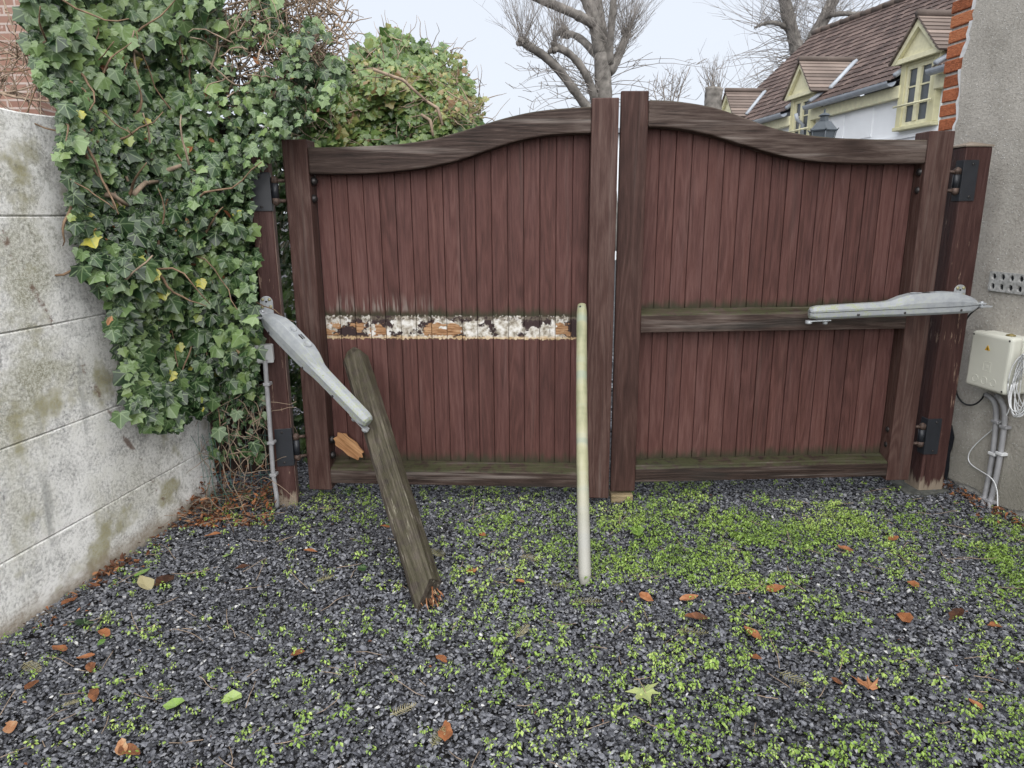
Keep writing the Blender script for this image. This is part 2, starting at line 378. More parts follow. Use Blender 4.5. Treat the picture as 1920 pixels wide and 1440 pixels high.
m_bark = plain('grey_bark', (.16,.148,.135), .9, .15, .5, 6)
m_twigd = plain('bare_twig', (.22,.20,.185), .9, .15, .3, 4)

def gravel_mat():
    a = Mat('slate_chips', .42, .5); t = a.attr(); n = a.noise(a.co(), 60, 3)
    col = a.ramp(t, [(0, (.022,.023,.027)), (.38, (.075,.078,.092)), (.70, (.18,.186,.21)), (.945, (.29,.295,.31)), (.97, (.42,.42,.42)), (1, (.62,.62,.61))])
    col = a.mix(.5, col, a.mix(n, col, (0.5, .5, .5), 'MULTIPLY')); a.bump(n, .2, .004)
    return a.done(col, a.rng(t, 0, 1, .34, .62))
m_gravel = gravel_mat()
def ground_mat():
    a = Mat('dark_gravel_ground', .8, .3); co = a.co(); v = a.vor(co, 55); c = a.vor(co, 55, 'Color')
    col = a.ramp(a.sep(c)[0], [(0, (.012,.013,.014)), (.6, (.035,.036,.040)), (.9, (.10,.10,.11)), (1, (.25,.25,.25))])
    col = a.mix(a.rng(a.noise(co, 7, 3), .4, .7, 0, .5), col, (.03, .024, .017)); a.bump(v, .8, .01); return a.done(col)
m_ground = ground_mat()

# ------------------------------------------------------------------ ground
def gz(x, y): return .018*(vnoise(x, y, 1.3, 3)-.5)+.006*(vnoise(x, y, 5, 4)-.5)
gb = MB(); S = 400
gb.add([(-S,-S,-.03),(S,-S,-.03),(S,S,-.03),(-S,S,-.03)], [(0,1,2,3)])
gr_o = gb.build('ground', m_ground); gr_o['kind'] = 'structure'

# loose slate chips over the drive
def chips(n, x0, x1, y0, y1, smin, smax, lift):
    x = rng.uniform(x0, x1, n); y = rng.uniform(y0, y1, n); return x, y, rng.uniform(smin, smax, n), lift
N1 = 255000
yy = 1.3+(4.6-1.3)*rng.random(N1)**.92
xx = rng.uniform(-1, 1, N1)*(1.25+.62*yy)
N2 = 16000
yy = np.concatenate([yy, rng.uniform(4.6, 7.5, N2)]); xx = np.concatenate([xx, rng.uniform(-3.4, 3.6, N2)])
keep = (xx > -1.87+.16*(yy-2.3)+.0)*(yy < 3.6) + (yy >= 3.6)*(xx > -2.5)
keep = keep.astype(bool) & (xx < 2.62-.13*(yy-3.4)*(yy < 4))
xx, yy = xx[keep], yy[keep]; N = len(xx)
sz = rng.gamma(9, 1/9., N)*.0058*(1+1.9*(yy > 4.6))
bv = np.array([(math.cos(k*math.pi/3), math.sin(k*math.pi/3), 0) for k in range(6)]+[(.62*math.cos(k*math.pi*2/3+.5), .62*math.sin(k*math.pi*2/3+.5), .85) for k in range(3)])
bf = [(6,7,8),(0,1,6),(1,2,7),(1,7,6),(2,3,7),(3,4,8),(3,8,7),(4,5,8),(5,0,6),(5,6,8)]
jit = rng.uniform(-.26, .26, (N, 9, 3))*np.array([1,1,.8])
sc3 = np.stack([sz*rng.uniform(.9, 1.5, N), sz*rng.uniform(.65, 1.05, N), sz*rng.uniform(.35, .75, N)], 1)
nr = np.stack([rng.normal(0, .36, N), rng.normal(0, .36, N), np.ones(N)], 1)
A = frames(nr, rng.normal(0, 1, (N, 3)))*sc3[:, None, :]
T = np.stack([xx, yy, gz(xx, yy)+rng.uniform(-.016, .007, N)], 1)
tint = np.clip(rng.beta(1.25, 1.7, N)*.97+.22*(vnoise(xx, yy, 1.1, 9)-.45), 0, .965); wsel = rng.random(N) < .008; tint[wsel] = rng.uniform(.965, 1, wsel.sum())
gro = scatter('gravel', bv, bf, A, T, tint, m_gravel, jit=jit); gro['kind'] = 'stuff'

# ------------------------------------------------------------------ gate leaves
class Leaf:
    def __init__(s, a, b, za, zb):
        A_ = G(*a, za); B_ = G(*b, zb); d = B_-A_; d[2] = 0; s.w = np.linalg.norm(d); s.u = d/s.w
        s.v = np.array([-s.u[1], s.u[0], 0]); s.o = np.array([A_[0], A_[1], 0])
        s.M = Matrix(((s.u[0], s.v[0], 0, s.o[0]), (s.u[1], s.v[1], 0, s.o[1]), (0, 0, 1, 0), (0, 0, 0, 1)))
    def uz(s, x, y, v=0.):
        p = OnPlane(x, y, s.o+s.v*v, s.v)-s.o; return float(p@s.u), float(p[2])
    def u_(s, pts, v=0.): return float(np.mean([s.uz(*p, v)[0] for p in pts]))
    def z_(s, pts, v=0.): return float(np.mean([s.uz(*p, v)[1] for p in pts]))
    def world(s, u, v, z): return s.o+s.u*u+s.v*v+np.array([0, 0, z])
RECESS = .085
def curve(L, top, bot, u0, u1):
    T_ = np.array([L.uz(*p) for p in top]); B_ = np.array([L.uz(*p) for p in bot])
    us = np.linspace(u0, u1, 49); k = np.ones(5)/5
    def sm(P):
        z = np.interp(us, P[:, 0], P[:, 1]); zp = np.pad(z, 2, 'edge'); return np.convolve(zp, k, 'valid')
    return us, sm(B_), sm(T_)
def planks(L, root, n, u0, u1, zb, us, zlo, m):
    wd = (u1-u0)/n
    for i in range(n):
        a, b = u0+i*wd+.0016, u0+(i+1)*wd-.0016
        za, zc = np.interp(a, us, zlo)+.035, np.interp(b, us, zlo)+.035
        dv = random.uniform(-.0015, .0015)
        q = MB(); q.prism([(a, zb), (b, zb), (b, zc), (a, za)], RECESS+.022+dv, RECESS+dv)
        o = q.build('plank', m, root, .0028)
        t = MB(); t.box((b-.002, RECESS+.009, zb), (b+.006, RECESS+.015, zc)); o2 = t.mesh('tongue')
        bm = bmesh.new(); bm.from_mesh(o.data); bm.from_mesh(o2); bm.to_mesh(o.data); bm.free(); bpy.data.meshes.remove(o2)
def ledge(L, root, name, u0, u1, z0, zf, zt, m, depth=RECESS-.003):
    q = MB(); sec = [(0, z0), (0, zf-.008), (.008, zf), (depth, zt), (depth, z0)]
    nseg = 24; rings = []
    for i in range(nseg+1):
        u = u0+(u1-u0)*i/nseg; j = random.uniform(-.0012, .0012)
        rings.append([(u, v, z+(j if z > z0+.01 else 0)) for v, z in sec])
    q.loft(rings, True, False); return q.build(name, m, root, .002)
def dome(L, root, px, py, v, side):
    u, z = L.uz(px, py, v); q = MB()
    q.lathe((u-side*.02, v, z), (side, 0, 0), [(0,.0),(0,.016),(.010,.016),(.011,.021),(.022,.021),(.032,.016),(.037,.008),(.038,0)], 12)
    return q.build('bolt', m_bolt, root)

# left leaf
LL = Leaf((580, 918), (1143, 934), .055, .04)
gL = empty('gate_leaf', Matrix(LL.M), 'left wooden gate leaf with a pale peeling scar where its middle rail was', 'gate', 'leaves of the driveway gate')
hu0, hu1 = LL.u_([(527,262),(580,915)]), LL.u_([(577,262),(619,915)])
mu0, mu1 = LL.u_([(1110,185),(1104,500)]), LL.u_([(1159,185),(1143,930)])
q = MB(); q.box((hu0, 0, .055), (hu1, .12, LL.z_([(552,261)]))); q.build('stile', m_stile, gL, .005)
q = MB(); zt_ = LL.z_([(1135,183)]); q.prism([(mu0, .038), (mu1, .038), (mu1, zt_), (mu0, zt_)], .04, 0); q.box((mu0, .04, .039), (mu1-.026, .12, zt_-.001)); q.build('stile', m_stile, gL, .005)
topL = [(578,276),(640,275),(700,273),(760,269),(820,259),(880,241),(940,222),(1000,208),(1060,202),(1112,199)]
botL = [(578,326),(640,327),(700,325),(780,318),(850,304),(900,287),(960,266),(1020,254),(1060,250),(1112,249)]
usL, zlL, zhL = curve(LL, topL, botL, hu1+.0005, mu0-.0005)
q = MB(); q.strip(list(zip(usL, zlL, zhL)), RECESS-.004, .004); q.build('top_rail', m_rail, gL, .007)
zbL = LL.z_([(640,906),(1000,913)]); zfL = LL.z_([(700,882),(1000,884)]); ztL = LL.z_([(760,863),(1000,866)], RECESS)
ledge(LL, gL, 'bottom_rail', hu1+.0005, mu0-.0005, zbL, zfL, ztL, m_rail)
zs0, zs1 = LL.z_([(640,634),(760,635),(1000,638)], RECESS), LL.z_([(640,589),(760,591),(1000,596)], RECESS)
m_plankL = wood('stained_plank_scarred', (.048,.021,.018), (.083,.0365,.032), (.122,.062,.055), 'z', streak=.2, hues=True, runs=.05, checks=.3,
                grime=[(zs1-.004, zs1+.055, (.028,.030,.016), .92), (ztL, ztL+.06, (.03,.032,.018), .85)], scar=(zs0, zs1))
planks(LL, gL, 17, hu1+.002, mu0-.002, zbL+.02, usL, zlL, m_plankL)
for p in ((589,340),(589,373),(623,824),(624,853)): dome(LL, gL, *p, .040, 1)

# right leaf
LR = Leaf((1149, 922), (1710, 900), .05, .075)
gR = empty('gate_leaf', Matrix(LR.M), 'right wooden gate leaf still carrying its mossy middle rail', 'gate', 'leaves of the driveway gate')
ru0, ru1 = LR.u_([(1163,175),(1149,920)])-.004, LR.u_([(1212,175),(1195,920)])
rh0, rh1 = LR.u_([(1737,262),(1697,620),(1672,847)]), LR.u_([(1787,262),(1742,620),(1708,890)])
q = MB(); zt_ = LR.z_([(1187,170)]); q.prism([(ru0, .05), (ru1, .05), (ru1, zt_), (ru0, zt_)], .022, 0); q.box((ru0+.03, .022, .051), (ru1, .12, zt_-.001)); q.build('stile', m_stile, gR, .005)
q = MB(); q.box((rh0, 0, .075), (rh1, .12, LR.z_([(1760,245)]))); q.build('stile', m_stile, gR, .005)
topR = [(1210,187),(1245,187),(1280,190),(1340,200),(1400,221),(1450,240),(1500,251),(1560,258),(1640,261),(1740,262)]
botR = [(1210,237),(1245,238),(1280,241),(1340,254),(1400,273),(1460,291),(1520,302),(1580,306),(1650,307),(1740,306)]
usR, zlR, zhR = curve(LR, topR, botR, ru1+.0005, rh0-.0005)
q = MB(); q.strip(list(zip(usR, zlR, zhR)), RECESS-.004, .004); q.build('top_rail', m_rail, gR, .007)
zbR = LR.z_([(1230,906),(1640,891)]); zfR = LR.z_([(1230,880),(1640,864)]); ztR = LR.z_([(1230,862),(1640,846)], RECESS)
ledge(LR, gR, 'bottom_rail', ru1+.0005, rh0-.0005, zbR, zfR, ztR, m_rail)
zm0 = LR.z_([(1230,627),(1660,613)]); zm1 = LR.z_([(1230,591),(1480,584)]); zmt = LR.z_([(1230,580),(1480,573)], RECESS)
ledge(LR, gR, 'middle_rail', ru1+.0005, rh0-.0005, zm0, zm1, zmt, m_rail)
m_plankR = wood('stained_plank', (.048,.021,.018), (.083,.0365,.032), (.122,.062,.055), 'z', streak=.2, hues=True, runs=.05, checks=.3,
                grime=[(zmt, zmt+.05, (.028,.030,.016), .9), (ztR, ztR+.06, (.03,.032,.018), .85)])
planks(LR, gR, 17, ru1+.002, rh0-.002, zbR+.02, usR, zlR, m_plankR)
for p in ((1725,323),(1722,357),(1667,805),(1664,833)): dome(LR, gR, *p, .045, -1)

# ------------------------------------------------------------------ gate posts with hinges
def to_local(root, q): q.v = [tuple(root.matrix_basis.inverted() @ Vector(p)) for p in q.v]; return q
class Post(Leaf):
    pass
m_worn = wood('worn_post_side', (.06,.035,.03), (.15,.095,.08), (.25,.18,.155), 'z', flake=((.07,.022,.02), .58, .64))
def post(fl, fr, htop_px, depth, label, zb=0., side_worn=False):
    P_ = Post(fl, fr, zb, zb); z1 = P_.z_([htop_px])
    root = empty('gate_post', Matrix(P_.M), label, 'gate post', 'posts of the driveway gate')
    q = MB(); q.box((0, 0, -.05), (P_.w, depth, z1)); q.build('shaft', m_post, root, .006)
    if side_worn:
        q = MB(); q.box((P_.w+.0002, .006, .0), (P_.w+.004, depth-.004, z1-.01)); q.build('worn_side', m_worn, root, .001)
    return P_, root, z1
PL, pL, zpl = post((523,948), (557,945), (490,290), .13, 'flaking maroon gate post on the left beside the ivy', 0, True)
PR, pR, zpr = post((1722,923), (1767,921), (1825,275), .13, 'flaking maroon gate post with low cap against the rendered wall', 0)
q = MB(); wv = PR.w; dv = .13
fb = MB(); fb.loft([[(-.09,-.03,z_),(.02,-.05,z_),(wv+.03,-.02,z_),(wv+.03,.16,z_),(-.07,.16,z_)] for z_ in (-.04, .012)], True, False); fb.build('footing', plain('dark_footing', (.07,.072,.065), .9, .15, .4, 25), pR, .006)
q = MB()
q.add([(-.004,-.004,zpr+.001),(wv+.004,-.004,zpr+.001),(wv+.004,dv+.004,zpr+.001),(-.004,dv+.004,zpr+.001),(-.004,-.004,zpr+.008),(wv+.004,-.004,zpr+.008),(wv+.004,dv+.004,zpr+.008),(-.004,dv+.004,zpr+.008),(wv/2,dv/2,zpr+.03)],
      [(3,2,1,0),(0,1,5,4),(1,2,6,5),(2,3,7,6),(3,0,4,7),(4,5,8),(5,6,8),(6,7,8),(7,4,8)])
q.build('cap', wood('weathered_cap', (.16,.13,.10), (.26,.22,.18), (.34,.30,.25), 'x'), pR)
def hinge(P_, root, L, y0, y1, front, side, pin_u, ytop, ybot, inner):
    """angle plate round the post corner, round barrel on pins that run to the leaf's stile"""
    z1, z0 = P_.z_([(front, y0)]), P_.z_([(front, y1)])
    u_edge = P_.w if side > 0 else 0.
    q = MB(); q.box((u_edge-side*.082, -.006, z0), (u_edge+side*.0045, 0, z1)) if side > 0 else q.box((-.0045, -.006, z0), (.075, 0, z1))
    q.box((u_edge, 0, z0), (u_edge+side*.0045, .05, z1)) if side > 0 else q.box((-.0045, 0, z0), (0, .05, z1))
    h = q.build('hinge', m_black, root, .0015)
    zb1, zb0 = P_.z_([(front, ytop)]), P_.z_([(front, ybot)])
    b = MB(); uu = u_edge+side*pin_u; zc = (zb0+zb1)/2; hh = (zb1-zb0)/2
    b.lathe((uu, .012, zc-hh*.55), (0,0,1), [(0,0),(0,.017),(hh*1.1,.017),(hh*1.1,0)], 8); b.build('barrel', m_black, h)
    for s_ in (1, -1):
        e = MB(); e.lathe((uu, .012, zc+s_*hh*.72), (0,0,s_), [(-.012,0),(-.012,.018),(.010,.018),(.018,.013),(.024,.0)], 12)
        e.tube([(uu, .012, zc+s_*hh*.72), (uu+side*.045, .025, zc+s_*hh*.72)], .009, 8); e.build('eye_bolt', m_rust, h)
    for k in (0, 1):
        e = MB(); e.lathe((u_edge-side*.045, -.006, z0+.02+(z1-z0-.04)*k), (0,-1,0), [(0,0),(0,.007),(.003,.006),(.004,0)], 8); e.build('screw', m_bolt, h)
hinge(PL, pL, LL, 323, 396, 500, 1, .022, 331, 384, 1)
hinge(PL, pL, LL, 803, 873, 540, 1, .022, 815, 866, 1)
hinge(PR, pR, LR, 300, 377, 1810, -1, .020, 315, 364, -1)
hinge(PR, pR, LR, 785, 851, 1750, -1, .020, 795, 838, -1)

# ------------------------------------------------------------------ gate openers
def frame_from(o, x, zhint):
    x = Vector(x).normalized(); z = Vector(zhint); z = (z-x*z.dot(x)).normalized(); y = z.cross(x)
    return Matrix(((x.x,y.x,z.x,o[0]),(x.y,y.y,z.y,o[1]),(x.z,y.z,z.z,o[2]),(0,0,0,1)))
def opener(M, Ln, label, flip):
    root = empty('gate_opener', M, label, 'gate opener', 'electric arms of the driveway gate')
    st = [(.0,.020,.012),(.012,.030,.022),(.05,.038,.042),(.13,.047,.066),(.2,.049,.072),(.40,.049,.070),(.46,.046,.060),(.53,.038,.040),(.58,.036,.036),(.80,.035,.034),(.955,.034,.032),(.985,.030,.027),(1.,.021,.016)]
    up = MB(); lo = MB(); ru = []; rl = []
    for f_, hw, zt in st:
        x = f_*Ln; c = min(.018, hw*.5); z2 = zt*.62
        ru.append([(x,-hw,.001),(x,-hw,z2*.6),(x,-hw+c*.35,z2),(x,-hw+c*1.1,zt),(x,hw-c*1.1,zt),(x,hw-c*.35,z2),(x,hw,z2*.6),(x,hw,.001)])
        b = hw-.003; zb = -.036*min(1, .45+f_*12)*(1 if f_ < .97 else .8)
        rl.append([(x,-b,-.001),(x,-b,zb+.012),(x,-b+.012,zb),(x,b-.012,zb),(x,b,zb+.012),(x,b,-.001)])
    up.loft(ru, True, False); lo.loft(rl, True, False)
    u = up.build('upper_cover', m_motor, root, .004); lo.build('lower_cover', m_motor, root, .004)
    for cx, r_ in ((.235, .017), (.375, .021)):          # round release covers on top of the motor bulge
        k = MB(); k.lathe((cx*Ln, 0, .0715), (0,0,1), [(0,r_),(.002,r_),(.0022,r_-.003),(.001,r_-.004),(.001,0)], 20); k.build('release_cover', m_motor, u)
    k = MB(); k.box((.29*Ln, -.003, .0715), (.33*Ln, .003, .074)); k.box((.29*Ln, .010, .0715), (.33*Ln, .013, .074)); k.build('key_slot', m_bolt, u)
    for cx in (.12, .45, .72):                           # case screws in the lower cover
        k = MB(); k.lathe((cx*Ln, -.0365 if cx < .5 else -.032, -.018), (0,-1,0), [(0,0),(0,.006),(.008,.006),(.008,0)], 8); k.build('screw', m_bolt, root)
        k = MB(); k.lathe((cx*Ln, .0365 if cx < .5 else .032, -.018), (0,1,0), [(0,0),(0,.006),(.008,.006),(.008,0)], 8); k.build('screw', m_bolt, root)
    # foot at the free end: eye, pin and mounting angle
    ft = MB(); ft.box((Ln*.87, -.016, -.046), (Ln*1.015, .016, -.040))
    ft.lathe((Ln*1.0, 0, -.056), (0,0,1), [(0,0),(0,.017),(.012,.017),(.012,0)], 12)
    ft.lathe((Ln*.90, 0, -.062), (0,0,1), [(0,0),(0,.012),(.018,.012),(.020,.016),(.024,.016),(.024,0)], 10)
    ft.build('foot_bracket', m_zinc, root, .002)
    # pin end tab
    tb = MB(); tb.box((-.035, -.018, .002), (.02, .018, .008)); tb.lathe((-.022, 0, -.02), (0,0,1), [(0,0),(0,.009),(.034,.009),(.036,0)], 10)
    tb.build('pin_tab', m_zinc, root, .0015)
    return root
p1 = AtY(1832, 571, 3.42); u_, z_ = LR.uz(1517, 586, -.085); p2_ = LR.world(u_, -.085, z_)
opR = opener(frame_from(p1, p2_-p1, (0,0,1)), float(np.linalg.norm(p2_-p1)), 'grey motor arm lying level along the right leaf, fixed to its middle rail', -1)
p1 = AtY(497, 592, 3.36); p2_ = AtY(692, 792, 3.08)
dirv = p2_-p1
nup = Vector(_R*.72+_U*.69-_F*.72)
opL = opener(frame_from(p1, dirv, nup), float(np.linalg.norm(dirv)), 'mossy grey motor arm hanging down slantwise from the left post', 1)
def bracket(P_, root, px, py, tipw, w_=.062, h_=.095):
    u, z = P_.uz(px, py, 0); q = MB(); n = 14
    out = [(u-w_/2, z-h_*.6), (u+w_/2, z-h_*.6)]+[(u+w_/2*math.cos(t), z+h_*.15+w_/2*math.sin(t)) for t in np.linspace(0, math.pi, n)]
    q.prism(out, 0, -.006); b = q.build('motor_bracket', m_zinc, root, .001)
    lp = root.matrix_basis.inverted() @ Vector(tipw)
    k = MB(); k.box((u-w_/2, lp.y-.03, lp.z-.012), (u+w_/2, -.001, lp.z-.004)); k.build('arm_plate', m_zinc, b, .001)
    for du, dz in ((-.016,.028),(.016,.028),(-.020,-.008),(.020,-.008)):
        k = MB(); k.lathe((u+du, -.006, z+dz), (0,-1,0), [(0,0),(0,.0085),(.004,.0085),(.006,.005),(.006,0)], 8); k.build('bolt', m_brass, b)
    k = MB(); k.lathe((u, -.006, z+.018), (0,-1,0), [(0,0),(0,.005),(.0015,.005),(.0015,0)], 10); k.build('hole', m_flatblack, b)  # black disc painting the dark of an open hole
bracket(PL, pL, 500, 572, AtY(497, 592, 3.36))
bracket(PR, pR, 1798, 550, AtY(1832, 571, 3.42))

# ------------------------------------------------------------------ loose things leaning at the gate
b0 = G(803, 1122, .03); topY = LL.world(*[LL.uz(662, 660, .02)[0], .02, LL.uz(662, 660, .02)[1]])
M_b = frame_from(b0, Vector(topY-b0), Vector((-.55, -1, .75)))
bl = float(np.linalg.norm(topY-b0))
bm_ = MB(); rings = []
for i in range(29):
    x = bl*i/28; j = [random.uniform(-.002, .002) for _ in range(6)]
    hw, ht = .057, .038
    if i == 28: hw, ht = .030, .027
    sk = -.05 if i == 0 else 0
    rings.append([(x-sk, -hw+j[0], -ht), (x+sk, hw+j[1], -ht), (x+sk, hw+j[2], ht*.7), (x+sk*.6, hw-.018+j[3], ht+j[4]), (x-sk, -hw+.008, ht+j[5]), (x-sk, -hw, ht-.008)])
bm_.loft(rings, True, False)
beam = bm_.build('wooden_beam', m_beam, None, .003); beam.matrix_world = M_b
tag(beam, 'mossy broken middle rail leaning from the gravel up to the left leaf', 'beam')
def splints(M, n, r, m, parent):
    q = MB()
    for i in range(n):
        a_ = np.array([random.uniform(-.02, .03), random.uniform(-.05, .055), random.uniform(-.035, .03)])
        e = a_+np.array([-random.uniform(.02, .06), random.uniform(-.02, .03), random.uniform(-.01, .02)])
        q.tube([a_, (a_+e)/2+np.array([0, random.uniform(-.006, .006), .003]), e], [r, r*.8, r*.2], 4)
    return q.build('splinters', m, parent)
sp_ = splints(M_b, 26, .0035, m_dry, beam); sp_['kind'] = 'stuff'
me_ = sp_.data; at = me_.attributes.new('tint', 'FLOAT', 'FACE'); at.data.foreach_set('value', rng.uniform(.2, 1, len(me_.polygons)).astype(np.float32))

pb = G(1097, 1097, .0); uz_ = LL.uz(1091, 572, -.028); pt = LL.world(uz_[0], -.028, uz_[1])
d_ = pt-pb; Lp = float(np.linalg.norm(d_)); Mp = frame_from(pb, d_, (0, -1, .3))
def pole_mat():
    a = Mat('faded_pole', .55, .3); co = a.co(); x = a.sep(co)[0]; n = a.noise(a.map(co, (.25,1,1)), 20, 4, .6); b = a.noise(a.map(co, (1,.15,.15)), 9, 3)
    c = a.ramp(a.math('ADD', a.math('MULTIPLY', n, .5), a.math('MULTIPLY', b, .5)), [(.38, (.19,.20,.12)), (.5, (.29,.285,.18)), (.62, (.35,.335,.24))])
    c = a.mix(a.rng(b, .5, .62, 0, .6), c, (.19, .24, .20)); c = a.mix(a.rng(x, .55, .15, 0, .85), c, (.29, .285, .27))
    a.bump(n, .2, .003); return a.done(c)
q = MB(); rings = []
for i in range(31):
    t = i/30; k = 1+.015*math.sin(i*1.7); bow = .006*math.sin(t*math.pi)
    rr_ = (.0270*(1-t)+.0255*t)*k*(.8 if i in (0, 30) else 1)
    rings.append([(Lp*t, bow+rr_*math.cos(a_), rr_*math.sin(a_)) for a_ in np.linspace(0, 2*math.pi, 17)[:-1]])
q.loft(rings); pole = q.build('pole', pole_mat()); pole.matrix_world = Mp
tag(pole, 'pale round wooden pole leaning upright against the meeting stile', 'pole')
for x, a_ in ((Lp*.985, .9), (Lp*.885, .8), (Lp*.075, 1.0)):
    k = MB(); nn = np.array([0, math.cos(a_+1.3)*-1, math.sin(a_+.9)]); nn = np.array([0, .45, .9]); nn /= np.linalg.norm(nn)
    k.lathe((x, nn[1]*.0222, nn[2]*.0222), nn, [(0,0),(0,.005),(.0018,.005),(.0018,0)], 8); k.build('hole', m_flatblack, pole)  # surface discs in black stand in for shade in drilled holes

# split-off piece of wood caught on the lower bolts
u, z = LL.uz(655, 836, .03); p0 = LL.world(u, .03, z)
q = MB(); pl_ = [(-.092,-.022),(-.070,-.030),(-.062,-.044),(-.01,-.041),(.03,-.044),(.062,-.036),(.088,-.030),(.080,-.014),(.098,-.002),(.078,.012),(.083,.026),(.052,.030),(.020,.041),(-.035,.037),(-.058,.043),(-.074,.028),(-.096,.018),(-.083,.002)]
r0 = [(x, -.009, y) for x, y in pl_]; r1 = [(x*.97, .012+.004*math.sin(x*60), y*.94) for x, y in pl_]
q.loft([r0, r1], True, False); spn = q.build('wood_fragment', m_splint, None, .003)
spn.matrix_world = Matrix.Translation(p0) @ Matrix.Rotation(math.radians(42), 4, 'Y') @ Matrix.Rotation(math.radians(-12), 4, 'X')
tag(spn, 'raw orange split piece of wood caught at the foot of the left leaf', 'wood fragment')
# block under the meeting stiles
c_ = G(1165, 940, 0); q = MB(); q.box((-.055, 0, -.01), (.062, .09, .035)); bk = q.build('wooden_block', m_block, None, .004)
bk.matrix_world = Matrix.Translation(c_); tag(bk, 'small pale wooden block on the gravel under the meeting stiles', 'block')

# junction box and conduit on the left post
u, z = PL.uz(497, 660, 0)
jb = empty('junction_box', Matrix.Translation(PL.world(u, 0, z)) @ PL.M.to_3x3().to_4x4(), 'small white square junction box on the left gate post', 'junction box')
q = MB(); q.box((-.044, -.052, -.044), (.044, -.002, .044)); q.build('body', m_white, jb, .008)
q = MB(); q.box((-.046, -.064, -.046), (.046, -.0525, .046)); q.build('lid', m_white, jb, .01)
pts = [AtY(497, 676, 3.37), AtY(500, 720, 3.385), AtY(504, 770, 3.395), AtY(508, 830, 3.41), AtY(512, 890, 3.42), AtY(518, 925, 3.42), AtY(520, 945, 3.41), G(517, 958, -.03)]
q = MB(); q.tube(pts, .0115, 10); cd = q.build('conduit', m_conduit)
tag(cd, 'thin grey conduit running from the junction box down to the gravel', 'conduit')
for i in (1, 3, 4):
    k = MB(); p = pts[i]; k.box((p[0]-.015, p[1]-.014, p[2]-.008), (p[0]+.019, p[1]+.03, p[2]+.008)); k.build('clip', m_conduit, cd, .003)
# ------------------------------------------------------------------ concrete panel wall on the left
wd = np.array([.16, 1., 0]); wd /= np.linalg.norm(wd); wn_ = np.array([wd[1], -wd[0], 0])   # wn_ points into the drive
W0 = np.array([-1.885, 2.3, 0])
cw = empty('concrete_wall', Matrix(((wd[0], -wn_[0], 0, W0[0]), (wd[1], -wn_[1], 0, W0[1]), (0,0,1,0), (0,0,0,1))), 'pale concrete panel wall with mossy stains running along the left of the drive', 'wall')
def WX(px, py, off=0.):
    p = OnPlane(px, py, W0+wn_*off, wn_); q_ = p-W0; return p, float(q_@wd), float(p[2])
zj = [WX(0, y)[2] for y in (1060, 845, 627, 405, 196)]
s_end = WX(402, 868)[1]
zs = [-.06]+zj
for i in range(5):
    q = MB(); n = 40; dz = .0025; s0 = -4.0; rows = []
    top_wob = lambda k: (.004*math.sin(k*1.3)+random.uniform(-.002, .002))
    wob = [top_wob(k) for k in range(n+1)]; wb2 = [top_wob(k+9) for k in range(n+1)]
    rings = []
    for k in range(n+1):
        s_ = s0+(s_end-s0)*k/n; a_, b_ = zs[i]+dz*.4+wb2[k]*.25, zs[i+1]-dz*.4+wob[k]*.25
        if i == 4: b_ += .012*math.sin(k*.9)
        rings.append([(s_, .05, a_), (s_, .005, a_), (s_, 0, a_+.005), (s_, 0, b_-.005), (s_, .005, b_), (s_, .05, b_)])
    q.loft(rings, True, False); q.build('panel', m_concrete, cw)
q = MB(); q.box((-4, .012, -.06), (s_end-.003, .045, zj[-1]-.02)); q.build('joint_filler', m_mortar, cw)

# ------------------------------------------------------------------ dark board fence and wire mesh between wall end and gate post
fo = WX(402, 868)[0]; fx0, fx1 = fo[0]-.55, PL.o[0]-.02
fn = empty('board_fence', Matrix.Translation((fx0, 3.72, 0)), 'dark wooden board fence half hidden behind the ivy', 'fence')
k = 0; x = 0
while x < fx1-fx0-.02:
    q = MB(); w_ = random.uniform(.085, .10); q.box((x, random.uniform(0, .012), .10), (min(x+w_, fx1-fx0), .03, 2.0+random.uniform(-.03, .03))); q.build('board', m_fence, fn, .003); x += w_+.012
for z in (.3, 1.6):
    q = MB(); q.box((0, .032, z), (fx1-fx0, .07, z+.08)); q.build('rail', m_fence, fn)
m_wire = plain('green_wire', (.05,.12,.10), .5, .4)
wf = MB(); wy = 3.50; wx0, wx1 = fo[0]+.02, PL.o[0]-.005
def bulge(x, z): return wy+.02*math.sin(x*9+z*4)-.03*max(0, .3-z)
for i in range(7):
    z = .06+.105*i; wf.tube([(x, bulge(x, z), z+.008*math.sin(x*20+i)) for x in np.linspace(wx0, wx1, 10)], .0013, 4)
nvw = 9
for i in range(nvw):
    x = wx0+(wx1-wx0)*i/(nvw-1); wf.tube([(x+.006*math.sin(z*14+i), bulge(x, z), z) for z in np.linspace(-.02, .8, 9)], .0013, 4)
for i in range(4):
    a_ = np.array([wx0+.03*i, 3.40+.02*i, .42]); wf.tube([a_+np.array([.02*math.sin(t*5+i)+t*.12, -.05*t, -.42*t]) for t in np.linspace(0, 1, 9)], .0016, 4)
wfo = wf.build('wire_fence', m_wire); tag(wfo, 'thin green wire mesh sagging at the foot of the ivy', 'wire fence')

